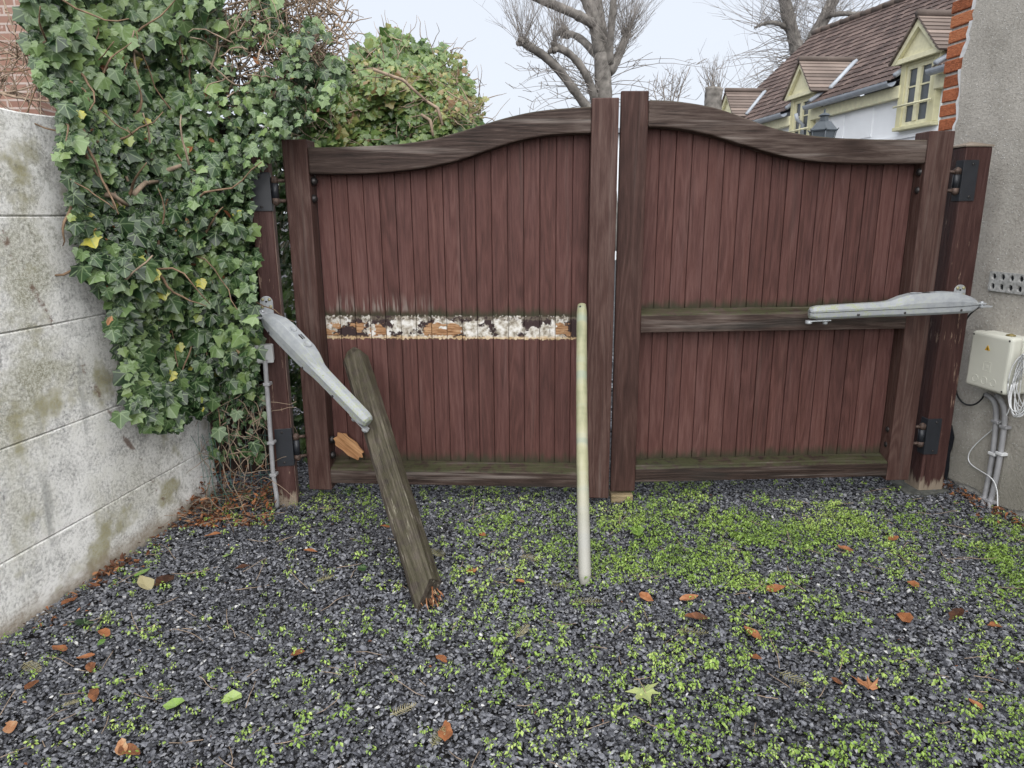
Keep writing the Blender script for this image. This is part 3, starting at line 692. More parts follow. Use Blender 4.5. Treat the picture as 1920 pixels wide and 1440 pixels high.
# ------------------------------------------------------------------ leaves
half = [(-.02,.0),(-.15,.10),(-.17,.28),(-.02,.50),(.12,.42),(.22,.43),(.40,.58),(.50,.40),(.62,.27),(.80,.15),(.94,.0)]
out = half+[(x, -y) for x, y in half[-2:0:-1]]
lv = [(.24, 0.)]+out
ivy_uv = [(x, y) for x, y in lv]
def leafz(x, y, f=.28, c=.16): return -f*abs(y)**1.2-c*max(0, x-.2)**2+.06
ivy_v = np.array([(x, y, leafz(x, y)) for x, y in lv]); nL = len(lv)
ivy_f = [(0, i, i+1 if i+1 < nL else 1) for i in range(1, nL)]
def one_leaf(name, sc_, tintv, m, V, Fc, uv, bend=1., seed=0):
    r_ = np.random.default_rng(seed); v = np.array(V)*sc_; v[:, 2] *= bend; v[:, :2] += r_.normal(0, .028*sc_, (len(v), 2))
    me = bpy.data.meshes.new(name); me.from_pydata([tuple(p) for p in v], [], Fc)
    at = me.attributes.new('tint', 'FLOAT', 'FACE'); at.data.foreach_set('value', np.full(len(Fc), tintv, np.float32))
    u = me.uv_layers.new(name='uv'); u.data.foreach_set('uv', np.array([uv[i] for f in Fc for i in f], np.float32).reshape(-1))
    me.materials.append(m); me.update(); return me
ivy_meshes = [one_leaf('leaf', 1., t, m_ivy, ivy_v, ivy_f, ivy_uv, random.uniform(.5, 1.8), i) for i, t in enumerate([.06,.12,.18,.24,.30,.36,.42,.48,.54,.60,.66,.2,.3,.72,.78])]
yel_meshes = [one_leaf('leaf', 1., t, m_ivy, ivy_v, ivy_f, ivy_uv, 1., 40+i) for i, t in enumerate([.90,.96,1.])]

POLY = [(52,-60),(50,60),(75,150),(118,200),(108,290),(130,340),(138,440),(160,515),(215,560),(202,610),(235,680),(242,740),(272,800),(330,800),(385,770),(425,715),(470,740),(486,690),(487,600),(476,540),(480,480),(470,400),(470,330),(500,300),(540,250),(600,210),(650,140),(600,40),(560,-60)]
def ivy_point(px, py, off):
    """surface of the ivy: along the wall's face, then round its end to the gate post, and thick above the wall's top"""
    pa, s_, z_ = WX(px, py, .05)
    yb = 3.44-.05*math.sin(px*.013)*math.sin(py*.011)
    pb_ = AtY(px, py, yb)
    p = pa if pa[1] < pb_[1] else pb_
    hang = .16*max(0., min(1., (py-100)/300))*(1+.6*math.sin(px*.021+py*.017))
    d = ray(px, py); d = d/np.linalg.norm(d)
    cl = .17*(vnoise(np.array([px]), np.array([py]), .016, 91)[0]-.5)+.06*(vnoise(np.array([px]), np.array([py]), .04, 92)[0]-.5)
    return p-d*(hang*.7)+d*(off+(cl if py < 190 or px > 400 else cl*.8-.03))
iv = empty('ivy', Matrix.Translation((-1.55, 3.2, 0)), 'dense dark green ivy hanging over the end of the concrete wall', 'ivy')
imat = iv.matrix_basis.inverted()
px = rng.uniform(30, 660, 14500); py = rng.uniform(-70, 830, 14500)
ok = inpoly(px, py, POLY); px, py = px[ok], py[ok]
bald = (px > 420)*(py < 210)*(vnoise(px, py, .02, 5) > .62)        # thinner where dead stems show
px, py = px[~bald.astype(bool)], py[~bald.astype(bool)]
depth = rng.random(len(px))
lay = np.where(depth < .36, rng.uniform(-.04, .02, len(px)), rng.uniform(.03, .17, len(px)))
deepok = (py < 200) | (px > 400)
lay = np.where(deepok, lay*2.1, lay)
lay = np.where((depth >= .36) & ~deepok, rng.uniform(.02, .11, len(px))*np.clip((py-150)/150, .2, 1), lay)
Pts = np.array([ivy_point(a, b, c) for a, b, c in zip(px, py, lay)])
NI = len(Pts); print('ivy leaves', NI)
wallish = (px < 330)
nrm = np.stack([np.where(wallish, .55, .1)+rng.normal(0, .38, NI), -1+rng.normal(0, .25, NI), .38+rng.normal(0, .34, NI)], 1)
tip = np.stack([rng.normal(0, .62, NI), rng.normal(0, .2, NI), -1+rng.normal(0, .4, NI)], 1)
Am = frames(nrm, tip)
size = np.clip(rng.gamma(8, 1/8., NI), .45, 1.8)*.042
size *= np.where((px < 420) & (py > 480), 1.15, 1.)*np.where(py < 200, 1.05, 1)*np.where((px > 400) & (py < 320), .82, 1)
tint_i = np.clip(.05+.8*vnoise(px, py, .011, 21)*rng.random(NI)+rng.normal(0, .15, NI)+.12*(py < 330)+.14*(lay < 0), 0, .8)  # front leaves tinted lighter than deep ones: depth shade put into the colour
# the 300 that show largest are objects of their own
front = np.argsort(-(size*8-lay*3+rng.random(NI)*.25+.3*(py > 0)))[:296]
isf = np.zeros(NI, bool); isf[front] = True
Tl = Pts-np.array([-1.55, 3.2, 0])
rest = ~isf
tr_ = tint_i.copy(); yy_ = rng.random(NI) < .012; tr_[yy_] = rng.uniform(.84, 1, yy_.sum())
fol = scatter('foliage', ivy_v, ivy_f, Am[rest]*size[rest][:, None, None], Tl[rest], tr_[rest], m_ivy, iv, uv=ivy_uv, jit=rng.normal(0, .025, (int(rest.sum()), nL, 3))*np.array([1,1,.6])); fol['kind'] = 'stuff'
tv = [.06,.12,.18,.24,.30,.36,.42,.48,.54,.60,.66,.2,.3,.72,.78]
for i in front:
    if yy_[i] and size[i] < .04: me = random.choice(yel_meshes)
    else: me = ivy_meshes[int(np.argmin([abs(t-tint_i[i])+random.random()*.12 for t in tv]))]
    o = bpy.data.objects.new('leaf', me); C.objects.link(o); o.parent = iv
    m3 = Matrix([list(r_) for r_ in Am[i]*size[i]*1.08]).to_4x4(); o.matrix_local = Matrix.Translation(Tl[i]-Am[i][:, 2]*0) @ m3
for a_, b_, s_, tn in ((289,508,.066,2),(303,546,.05,1),(376,526,.048,2),(378,478,.04,0),(335,646,.045,1),(226,775,.075,None),(373,592,.04,0),(240,258,.045,0),(445,772,.06,None),(475,830,.06,None),(410,805,.075,None)):
    p = ivy_point(a_, b_, -.05); me = yel_meshes[tn] if tn is not None else ivy_meshes[random.randrange(9)]
    o = bpy.data.objects.new('leaf', me); C.objects.link(o); o.parent = iv
    fr = frames(np.array([[.3, -1, .4]]), np.array([[random.uniform(-.5, .5), 0, -1]]))[0]
    o.matrix_local = Matrix.Translation(p-np.array([-1.55, 3.2, 0])) @ Matrix([list(r_) for r_ in fr*s_]).to_4x4()
# sparse shoots hanging over the wire mesh at the foot
la = rng.uniform(392, 500, 170); lb_ = 725+150*rng.random(170)**2.6
lowP = np.array([AtY(a, b, 3.42+.1*c) for a, b, c in zip(la, lb_, rng.random(170))])-np.array([-1.55, 3.2, 0])
ls = frames(np.stack([rng.normal(.1,.5,170), -np.ones(170), rng.normal(.4,.4,170)], 1), np.stack([rng.normal(0,.6,170), rng.normal(0,.2,170), -np.ones(170)], 1))*(.036*rng.uniform(.6,1.4,170))[:, None, None]
o = scatter('low_shoots', ivy_v, ivy_f, ls, lowP, rng.uniform(.05,.6,170), m_ivy, iv, uv=ivy_uv); o['kind'] = 'stuff'
def wander(p, d, L, n, wob, grav=0.):
    pts = [np.array(p, float)]; d = np.array(d, float); d /= np.linalg.norm(d)
    for i in range(n):
        d = d+np.array([random.gauss(0, wob), random.gauss(0, wob), random.gauss(0, wob)+grav]); d /= np.linalg.norm(d); pts.append(pts[-1]+d*L/n)
    return pts
IO = np.array([-1.55, 3.2, 0])
q = MB()
for i in range(70):
    while True:
        a_, b_ = random.uniform(60, 420), random.uniform(-40, 760)
        if inpoly(np.array([a_]), np.array([b_]), POLY)[0]: break
    p = ivy_point(a_, b_, random.uniform(.01, .06))-IO; q.tube(wander(p, (random.gauss(0, .7), random.gauss(0, .2), random.gauss(0, 1)), random.uniform(.15, .45), 7, .22), np.linspace(random.uniform(.003, .009), .002, 8), 5)
o = q.build('stems', m_stem, iv); o['kind'] = 'stuff'
q = MB()
for a_, b_, L_ in ((355,310,.22),(258,150,.2),(345,40,.3),(240,340,.25),(285,300,.2),(230,390,.18),(395,130,.2),(225,545,.2)):
    p = ivy_point(a_, b_, -.04)-IO; q.tube(wander(p, (random.gauss(0, .4), -.1, 1), L_, 6, .12), np.linspace(.006, .003, 7), 6)
for a_, b_, c_, d2 in ((250,365,300,340),(300,345,340,310),(190,365,240,385),(215,85,265,105)):
    p0_ = ivy_point(a_, b_, -.03)-IO; p1_ = ivy_point(c_, d2, -.04)-IO
    q.tube([p0_, (p0_+p1_)/2+np.array([0,-.015,.02]), p1_], [.012,.011,.007], 7)
q.build('dead_stems', m_twig, iv)['kind'] = 'stuff'
# tangle of bare brown stems over the top
TP = [(430,-50),(600,-60),(628,-10),(638,60),(615,110),(560,200),(500,190),(455,215),(415,90)]
q = MB()
for i in range(620):
    while True:
        a_, b_ = random.uniform(400, 650), random.uniform(-60, 230)
        if inpoly(np.array([a_]), np.array([b_]), TP)[0]: break
    p = AtY(a_, b_, 3.55+random.uniform(-.18, .35))-IO
    q.tube(wander(p, (random.gauss(.15, 1), random.gauss(0, .6), random.gauss(-.1, .8)), random.uniform(.08, .32), 7, .38), np.linspace(random.uniform(.0025, .006), .0014, 8), 4)
o = q.build('bare_stems', m_twig, iv); o['kind'] = 'stuff'
q = MB()
for i in range(90):
    p = AtY(random.uniform(395, 500), random.uniform(720, 900), 3.46+random.uniform(-.06, .1))-IO
    q.tube(wander(p, (random.gauss(.1, .7), random.gauss(0, .3), random.gauss(-.2, .8)), random.uniform(.1, .3), 6, .25), np.linspace(random.uniform(.002, .004), .0012, 7), 4)
o = q.build('dry_stems', m_twig, iv); o['kind'] = 'stuff'
# brown curled leaves caught in the ivy
dry_v = np.array([(-.5,0,0),(-.2,.24,.10),(.2,.27,.13),(.55,.0,.05),(.2,-.25,.12),(-.2,-.22,.07),(0,0,-.02)]); dry_f = [(6,0,1),(6,1,2),(6,2,3),(6,3,4),(6,4,5),(6,5,0)]; dry_f = [f[::-1] for f in dry_f]
nb = 60; ba, bb = rng.uniform(120, 640, 400), rng.uniform(60, 810, 400); kk = inpoly(ba, bb, POLY); ba, bb = ba[kk][:nb], bb[kk][:nb]
Pb = np.array([ivy_point(a, b, -.01) for a, b in zip(ba, bb)])-IO
Ab = frames(rng.normal(0, 1, (len(Pb), 3))+np.array([0,-1,0]), rng.normal(0, 1, (len(Pb), 3)))*rng.uniform(.025, .05, len(Pb))[:, None, None]
o = scatter('withered_leaves', dry_v, dry_f, Ab, Pb, rng.uniform(.3, 1, len(Pb)), m_dry, iv); o['kind'] = 'stuff'

# ------------------------------------------------------------------ ivy covered hedge behind the gate
HP = [(500,300),(520,190),(560,120),(600,105),(630,125),(660,140),(680,105),(720,84),(770,88),(820,100),(850,130),(872,165),(885,205),(897,245),(905,300),(500,300)]
hd = empty('hedge', Matrix.Translation((-.6, 5, 0)), 'rounded yellowish green hedge overgrown with ivy behind the left leaf', 'hedge')
HO = np.array([-.6, 5, 0])
M_ = 17000; ha, hb = rng.uniform(490, 910, M_), rng.uniform(75, 330, M_); ja_ = 30*(vnoise(ha, hb, .045, 77)-.5); jb_ = 34*(vnoise(ha, hb, .05, 78)-.5); kk = inpoly(ha+ja_, hb+jb_, HP); ha, hb = ha[kk], hb[kk]; M_ = len(ha)
edge = np.clip((hb-np.interp(ha, [p[0] for p in HP[:15]], [p[1] for p in HP[:15]]))/90, 0, 1)
bulg = np.sqrt(1-(1-edge)**2)
hY = 4.75+.0009*np.abs(ha-720)*0+(1-bulg)*.55+rng.random(M_)**1.6*.6-(ha < 640)*.5
hY += .25*(vnoise(ha, hb, .03, 8)-.5)
HPt = np.array([AtY(a, b, c) for a, b, c in zip(ha, hb, hY)])-HO
# loose sprays standing out of the outline
ne_ = 900; ei = rng.integers(2, 14, ne_); et = rng.random(ne_); e0_ = np.array(HP)[ei]; e1_ = np.array(HP)[ei+1]; ep = e0_+(e1_-e0_)*et[:, None]
ed_ = ep-np.array([740, 230]); ed_ /= np.linalg.norm(ed_, axis=1, keepdims=True); ep = ep+ed_*(42*vnoise(ep[:, 0], ep[:, 1], .09, 83)*rng.random(ne_)+2)[:, None]
exP = np.array([AtY(a, b, 5.1+.4*c) for (a, b), c in zip(ep, rng.random(ne_))])-HO
ha, hb, edge, HPt = np.concatenate([ep[:, 0], ha]), np.concatenate([ep[:, 1], hb]), np.concatenate([np.zeros(ne_), edge]), np.concatenate([exP, HPt]); M_ += ne_
# lower leaves of the hedge behind the gate post
nb_ = 2800; la, lb_ = rng.uniform(492, 606, nb_), rng.uniform(250, 925, nb_)
lowP = np.array([AtY(a, b, 4.15+c) for a, b, c in zip(la, lb_, rng.random(nb_)*.35)])-HO
ha, hb, edge = np.concatenate([ha, la]), np.concatenate([hb, lb_]), np.concatenate([edge, np.ones(nb_)]); HPt = np.concatenate([HPt, lowP]); M_ += nb_
hn = np.stack([(ha-730)/260+rng.normal(0, .5, M_), -1+rng.normal(0, .4, M_), .5+rng.normal(0, .5, M_)], 1)
ht = np.stack([rng.normal(0, .8, M_), rng.normal(0, .4, M_), -.7+rng.normal(0, .6, M_)], 1)
hs = np.clip(rng.gamma(6, 1/6., M_), .4, 1.7)*np.where(ha > 800, .028, .040)
ha0_ = 0
htint = np.clip(.2+.5*vnoise(ha, hb, .02, 31)+rng.normal(0, .16, M_)+.12*(ha > 760)-.12*(ha < 620)-.1*(hb > 340), 0, 1)
o = scatter('foliage', ivy_v, ivy_f, frames(hn, ht)*hs[:, None, None], HPt, htint, m_hedge, hd, uv=ivy_uv); o['kind'] = 'stuff'
q = MB()
for i in range(480):
    j = random.randrange(M_-2800); up = edge[j] < .35
    p = HPt[j]+np.array([0, -.03, 0]); q.tube(wander(p, ((.8 if ha[j] > 820 else 0)+random.gauss(0, .8), random.gauss(-.2, .4), (.9 if up else .2)+random.gauss(0, .6)), random.uniform(.08, .26), 5, .22), np.linspace(random.uniform(.002, .005), .0012, 6), 4)
for a_, b_, c_, d2 in ((700,130,800,190),(800,190,830,235),(790,215,812,255),(560,230,575,290),(600,170,640,190)):
    p0_, p1_ = AtY(a_, b_, 4.65)-HO, AtY(c_, d2, 4.6)-HO; q.tube([p0_, (p0_+p1_)/2+np.array([.02,0,.03]), p1_], [.010,.011,.008], 6)
o = q.build('twigs', m_twig, hd); o['kind'] = 'stuff'
q = MB()
for i in range(5):
    x = -1.5+.45*i; q.tube(wander((x+.6-HO[0]*0-.6+.6, .15, 0), (random.gauss(0,.1), 0, 1), 2.2, 8, .12), np.linspace(.04, .012, 9), 7)
q.build('stem', m_bark, hd)

# ------------------------------------------------------------------ rendered house wall on the right
rd = np.array([-.129, .992, 0]); rd /= np.linalg.norm(rd); ro = np.array([-rd[1], rd[0], 0])   # ro points into the drive
RW0 = np.array([2.53, 3.45, 0])
rw = empty('house_wall', Matrix(((rd[0], ro[0], 0, RW0[0]), (rd[1], ro[1], 0, RW0[1]), (0,0,1,0), (0,0,0,1))), 'grey cement rendered house wall with exposed orange bricks at its corner', 'wall')
def RX(px, py, t=0.):
    p = OnPlane(px, py, RW0+ro*t, ro); return float((p-RW0)@rd), float(p[2])
se = RX(1770, 120)[0]; print('wall end', se, RX(1800, 60), RX(1760, 230), RX(1785, 5))
def edge_s(z): return np.interp(z, [1.9, 2.1, 2.35, 2.6, 2.8, 3.0, 3.3], [RX(1787,235)[0], RX(1790,205)[0], RX(1795,150)[0], RX(1802,100)[0], RX(1806,60)[0], RX(1808,25)[0], RX(1812,-20)[0]])
ZT = 4.6
zz_ = np.linspace(-.02, ZT, 150)
es = []
for z in zz_:
    r_ = .045*(vnoise(np.array([z]), np.array([1.]), 7, 61)[0]-.5)+.03*(vnoise(np.array([z]), np.array([2.]), 23, 62)[0]-.5)+random.uniform(-.003, .003)
    es.append(float(edge_s(z))-.035+r_ if z > 1.75 else se-.01+r_*.6)
low = lambda s_: .015+.03*abs(math.sin(s_*3.1))+.015*math.sin(s_*17)
bs_ = np.linspace(-3.6, es[0], 60)
q = MB(); poly = [(s_, low(s_)) for s_ in bs_]+[(e, z) for e, z in zip(es, zz_) if z > .06]+[(-3.6, ZT)]
q.prism(poly, -.03, 0); q.build('render_coat', m_render, rw)
q = MB(); q.box((-3.6, -.30, -.1), (se-.006, -.017, ZT)); q.build('masonry', m_mortar, rw)
q = MB(); poly = [(e-.012, z) for e, z in zip(es, zz_) if z > 1.76]+[(e+.026+.03*(vnoise(np.array([z]), np.array([3.]), 14, 63)[0]-.5), z) for e, z in list(zip(es, zz_))[::-1] if z > 1.76]
q.prism(poly, -.0315, -.004); q.build('mortar_edge', m_mortarw, rw)
for i in range(36):
    z = 1.72+.0765*i
    if z > ZT-.1: break
    ln = .235 if i % 2 else .115
    q = MB(); r_ = lambda: random.uniform(-.004, .004)
    q.box((se-.19+r_(), -.24, z+r_()*.5), (se+r_(), -.008+r_()*1.2, z+.062+r_()*.6)); q.build('brick', m_brick, rw, .005)
# irregular black patch on the render beside the post
s0_, z0_ = RX(1783, 850)
q = MB(); tp = [(s0_+.03,.30),(s0_-.0,.33),(s0_-.03,.27),(s0_-.045,.2),(s0_-.035,.12),(s0_-.01,.06),(s0_+.0,-.02),(s0_+.06,-.04),(s0_+.06,.2)]
tp = [(RX(a_, b_)) for a_, b_ in ((1779,790),(1786,798),(1790,820),(1786,840),(1782,850),(1780,880),(1776,900),(1768,905),(1766,850),(1772,800))]
q.prism(tp, 0.001, .006); q.build('black_patch', m_flatblack, rw)
# perforated air brick set in the wall
c0 = RX(1857, 508); c1 = RX(1861, 545); cs = (c0[1]-c1[1])/2; s_l = RX(1858, 527)[0]; ab = MB(); nc = 7
for i in range(nc):
    for j in range(2):
        cx, cz = s_l-cs*1.12*(i+.5), c1[1]+cs*(j+.5); hx, hz = cs*.56, cs*.5; rr_ = cs*.30
        sq = [(hx*math.copysign(min(1, abs(math.cos(t))*1.4142), math.cos(t)) , hz*math.copysign(min(1, abs(math.sin(t))*1.4142), math.sin(t))) for t in [k*math.pi/4 for k in range(8)]]
        vs_ = [(cx+a_, .012, cz+b_) for a_, b_ in sq]+[(cx+rr_*math.cos(k*math.pi/4)*random.uniform(.9,1.1), .012, cz+rr_*1.15*math.sin(k*math.pi/4)) for k in range(8)]+[(cx+rr_*.9*math.cos(k*math.pi/4), .0015, cz+rr_*math.sin(k*math.pi/4)) for k in range(8)]
        ab.add(vs_, [(k, (k+1) % 8, (k+1) % 8+8, k+8) for k in range(8)]+[(k+8, (k+1) % 8+8, (k+1) % 8+16, k+16) for k in range(8)])
L_, Hh = cs*1.12*nc, cs*2
ab.add([(s_l,.012,c1[1]),(s_l,.012,c1[1]+Hh),(s_l,0.001,c1[1]+Hh),(s_l,0.001,c1[1]),(s_l-L_,.012,c1[1]),(s_l-L_,.012,c1[1]+Hh),(s_l-L_,0.001,c1[1]+Hh),(s_l-L_,0.001,c1[1])], [(0,1,2,3),(4,5,6,7),(1,5,6,2),(0,3,7,4)])
m_air = plain('cement_air_brick', (.33,.33,.32), .9, .15, .35, 60)
abo = ab.build('air_brick', m_air, rw)
q = MB(); q.box((s_l-L_+.002, .0006, c1[1]+.002), (s_l-.002, .0014, c1[1]+Hh-.002)); q.build('cavity_shade', m_flatblack, abo)  # thin black plate, painted shade behind the perforations

# control box
t_b = .13
def RB(px, py, t=t_b): return RX(px, py, t)
a_, b_ = RB(1822, 619), RB(1893, 632); c_, d2 = RB(1807, 724), RB(1890, 741)
s1, s0 = (a_[0]+c_[0])/2, (b_[0]+d2[0])/2; z1, z0 = (a_[1]+b_[1])/2, (c_[1]+d2[1])/2
print('box', s0, s1, z0, z1)
cb = empty('control_box', rw.matrix_basis @ Matrix.Translation(((s0+s1)/2, 0, z0)), 'ivory plastic gate control box with a yellow warning triangle on the rendered wall', 'control box')
hw_, hh_ = (s1-s0)/2, z1-z0
q = MB(); q.box((-hw_+.004, .001, .004), (hw_-.004, .066, hh_-.004)); q.build('back_case', m_box, cb, .012)
q = MB(); q.box((-hw_, .067, 0), (hw_, t_b, hh_)); lid = q.build('lid', m_box, cb, .018); lid.modifiers[0].segments = 4
for i in range(3):
    k = MB(); cx = hw_*.48-i*hw_*.44; k.tube([(cx+.018*math.cos(t), t_b, hh_*.17+.018*math.sin(t)) for t in np.linspace(0, 2*math.pi, 25)], .0012, 5); k.build('knockout', m_box, lid)
k = MB(); zc = hh_*.42; e = .024
for x0_, x1_, y0_, y1_ in ((-e,e,-e,-e+.002),(-e,e,e-.002,e),(-e,-e+.002,-e+.002,e-.002),(e-.002,e,-e+.002,e-.002),(-.008,.008,-.008,.008)): k.box((x0_, t_b, zc+y0_), (x1_, t_b+.0009, zc+y1_))
k.build('embossed_square', m_box, lid)
tc = (.012, hh_*.735); ts = .0165
k = MB(); k.prism([(tc[0]-ts, tc[1]-ts*.6), (tc[0]+ts, tc[1]-ts*.6), (tc[0], tc[1]+ts*1.15)], t_b+.0002, t_b+.001); tri = k.build('warning_triangle', m_yel, lid)
k = MB(); tz = tc[1]-.002
k.prism([(tc[0]+.001,tz+.011),(tc[0]+.004,tz+.011),(tc[0]+.0005,tz+.003),(tc[0]-.0035,tz+.003),(tc[0]-.001,tz-.007),(tc[0]+.005,tz+.0005),(tc[0]+.0015,tz+.0005)], t_b+.001, t_b+.0016)
k.build('lightning_bolt', m_flatblack, lid)
for x_, z_ in ((hw_-.018, hh_-.018), (-hw_+.018, hh_-.018), (-hw_+.018, .018)):
    k = MB(); k.lathe((x_, t_b-.004, z_), (0,1,0), [(0,.0),(0,.005),(.0045,.005),(.0045,0)], 10); k.build('screw', m_bolt, lid)
k = MB(); k.lathe((-hw_*.55, .09, hh_), (0,0,1), [(0,0),(0,.022),(.006,.02),(.010,.008),(.012,0)], 8); k.build('cable_gland', wood('dead_leaf_tan', (.1,.08,.03), (.2,.16,.07), (.3,.24,.1)), cb)
def RWp(px, py, t):
    s_, z_ = RX(px, py, t); return RW0+rd*s_+ro*t+np.array([0,0,z_])
def ribbed(pts, r):
    q = MB(); P = [np.array(p) for p in pts]; dens = []
    for i in range(len(P)-1):
        n = max(2, int(np.linalg.norm(P[i+1]-P[i])/.006))
        for k in range(n): dens.append(P[i]+(P[i+1]-P[i])*k/n)
    dens = np.array(dens+[P[-1]]); kn = np.ones(9)/9
    sm = np.stack([np.convolve(np.pad(dens[:, i], 4, 'edge'), kn, 'valid') for i in range(3)], 1)
    q.tube(sm, [r*(1.06 if i % 2 else .94) for i in range(len(sm))], 10); return q
ca = [RWp(1846,738,.05), RWp(1862,748,.045), RWp(1868,765,.03), RWp(1868,790,.022), RWp(1862,850,.02), RWp(1853,900,.02), RWp(1846,935,.025), RWp(1842,955,.05), RWp(1843,975,.06)]
cb_ = [RWp(1866,738,.05), RWp(1878,752,.045), RWp(1884,770,.03), RWp(1883,800,.022), RWp(1876,850,.02), RWp(1867,900,.02), RWp(1857,940,.025), RWp(1855,955,.05), RWp(1862,975,.07)]
for pts, lb in ((ca, 'ribbed grey conduit below the control box, nearer the gate post'), (cb_, 'ribbed grey conduit below the control box, nearer the photo edge')):
    o = ribbed(pts, .0135).build('conduit', m_conduit); tag(o, lb, 'conduit', 'ribbed conduits below the control box')
    for j in (3, 4, 6):
        p = pts[j]; k = MB(); M3 = Matrix.Translation(p) @ Matrix(((rd[0], ro[0], 0), (rd[1], ro[1], 0), (0,0,1))).to_4x4()
        k.box((-.026, -.02, -.008), (.017, .017, .008), M3); k.build('clip', m_white if j == 4 else m_conduit, o, .003)
q = MB(); pts = [RWp(1834,577,.16), RWp(1822,585,.1), RWp(1810,600,.04), RWp(1805,618,.008), RWp(1799,660,.006), RWp(1792,712,.006), RWp(1791,730,.006), RWp(1797,748,.01), RWp(1810,760,.02), RWp(1828,760,.035), RWp(1842,748,.05), RWp(1846,738,.06)]
def smooth(pts, n=6):
    P = np.array(pts); t = np.arange(len(P)); tt = np.linspace(0, len(P)-1, (len(P)-1)*n+1); S = np.stack([np.interp(tt, t, P[:, i]) for i in range(3)], 1)
    k = np.ones(n)/n; k = np.convolve(k, k); h = len(k)//2; S2 = np.stack([np.convolve(np.pad(S[:, i], h, 'edge'), k, 'valid') for i in range(3)], 1); S2[0], S2[-1] = P[0], P[-1]; return S2
q.tube(smooth(pts), .0048, 7); o = q.build('cable', m_blackcab); tag(o, 'black cable looping from the right motor arm to the control box', 'cable')
for j in (3, 4, 5):
    k = MB(); k.box(tuple(pts[j]-.006), tuple(pts[j]+np.array([.007,.006,.006]))); k.build('clip', m_white, o, .001)
q = MB(); pts = [RWp(1895,742,.05), RWp(1895,762,.03), RWp(1885,785,.03), RWp(1858,808,.012), RWp(1828,833,.008), RWp(1814,852,.008), RWp(1816,868,.008), RWp(1833,880,.008), RWp(1855,892,.04), RWp(1866,904,.04), RWp(1871,925,.03), RWp(1870,945,.04), RWp(1873,965,.06)]
q.tube(smooth(pts), .0029, 6); o = q.build('cable', m_cable); tag(o, 'thin white cable curling down the rendered wall below the control box', 'cable')
q = MB(); cc = RWp(1912, 715, .10)
for i in range(11):
    P = []; ax, az = random.uniform(.035, .06), random.uniform(.115, .165); ph = random.uniform(0, 6); tl = random.uniform(-.15, .25)
    for t in np.linspace(0, 2*math.pi, 33):
        s_ = ax*math.cos(t)+tl*az*math.sin(t)*.5; P.append(cc-rd*.02+rd*s_+ro*(.012*math.sin(t*2+ph)+.004*(i-5))+np.array([0,0,az*math.sin(t)+random.uniform(-.001,.001)-.01*i/5]))
    q.tube(P, .0026, 5)
o = q.build('cable_coil', m_cable); tag(o, 'loose coil of thin white cable hanging beside the control box', 'cable coil')
# ------------------------------------------------------------------ white house with dormers
EZ = 3.6
e0, e1 = G(1720,147,EZ), G(1490,212,EZ); hdv = e1-e0; hdv[2] = 0; hdv /= np.linalg.norm(hdv); hov = np.array([-hdv[1], hdv[0], 0])  # outward, to the drive
H0 = np.array([e0[0], e0[1], 0])
MH = Matrix(((hdv[0], hov[0], 0, H0[0]), (hdv[1], hov[1], 0, H0[1]), (0,0,1,0), (0,0,0,1)))
hs_ = empty('white_house', MH, 'white house with brown tiled roof and olive yellow dormers behind the right leaf', 'house')
def HX(px, py, t=0.):
    p = OnPlane(px, py, H0+hov*t, hov); return float((p-H0)@hdv), float(p[2])
def Hloc(P): d = np.array(P)-H0; return np.array([d@hdv, d@hov, P[2]])
RZ = 6.2
ra, rb = Hloc(G(1527,65,RZ)), Hloc(G(1690,4,RZ)); print('ridge', ra, rb)
sF, sN = ra[0], -5.0
def ridge_t(s_): return ra[1]+(rb[1]-ra[1])*(s_-ra[0])/(rb[0]-ra[0])
ET = .16
def roof_pt(s_, f_, n_=0.):
    tr = ridge_t(s_); return np.array([s_, ET+(tr-ET)*f_+n_*.7, EZ+.02+(RZ-EZ-.02)*f_+n_*.7])
def roof_t_at(s_, z_): f_ = (z_-EZ-.02)/(RZ-EZ-.02); return ET+(ridge_t(s_)-ET)*f_
m_hw = plain('white_wall_paint', (.80,.82,.84), .8, .2, .03, 3)
m_ol = plain('olive_cream_paint', (.66,.63,.43), .6, .3, .10, 14)
m_ol2 = plain('olive_paint', (.57,.54,.34), .6, .3, .10, 8)
m_zn = plain('grey_zinc_gutter', (.33,.36,.40), .45, .5, .12, 10)
m_slate = plain('grey_slate', (.12,.125,.14), .6, .3, .3, 10)
def tile_mat(nm, c0, c1, c2):
    a = Mat(nm, .75, .25); t = a.attr(); co = a.co(); n = a.noise(co, 1.6, 5, .65); f = a.noise(co, 30, 3)
    col = a.ramp(a.math('ADD', a.math('MULTIPLY', t, .45), a.math('MULTIPLY', n, .55)), [(.25, c0), (.5, c1), (.75, c2)])
    col = a.mix(a.rng(a.noise(co, 14, 5, .7), .64, .7, 0, .5), col, (.26, .24, .20)); a.bump(f, .3, .01); return a.done(col)
m_tile = tile_mat('brown_pantile', (.048,.033,.029), (.088,.061,.053), (.135,.097,.084))
m_dtile = tile_mat('brown_flat_tile', (.092,.072,.062), (.15,.118,.102), (.22,.175,.15))
m_glass = plain('window_glass', (.07,.08,.09), .12, .35, .3, 2)
q = MB(); q.box((sN, -6.0, -.1), (sF-.05, 0, EZ-.10)); q.build('wall', m_hw, hs_)
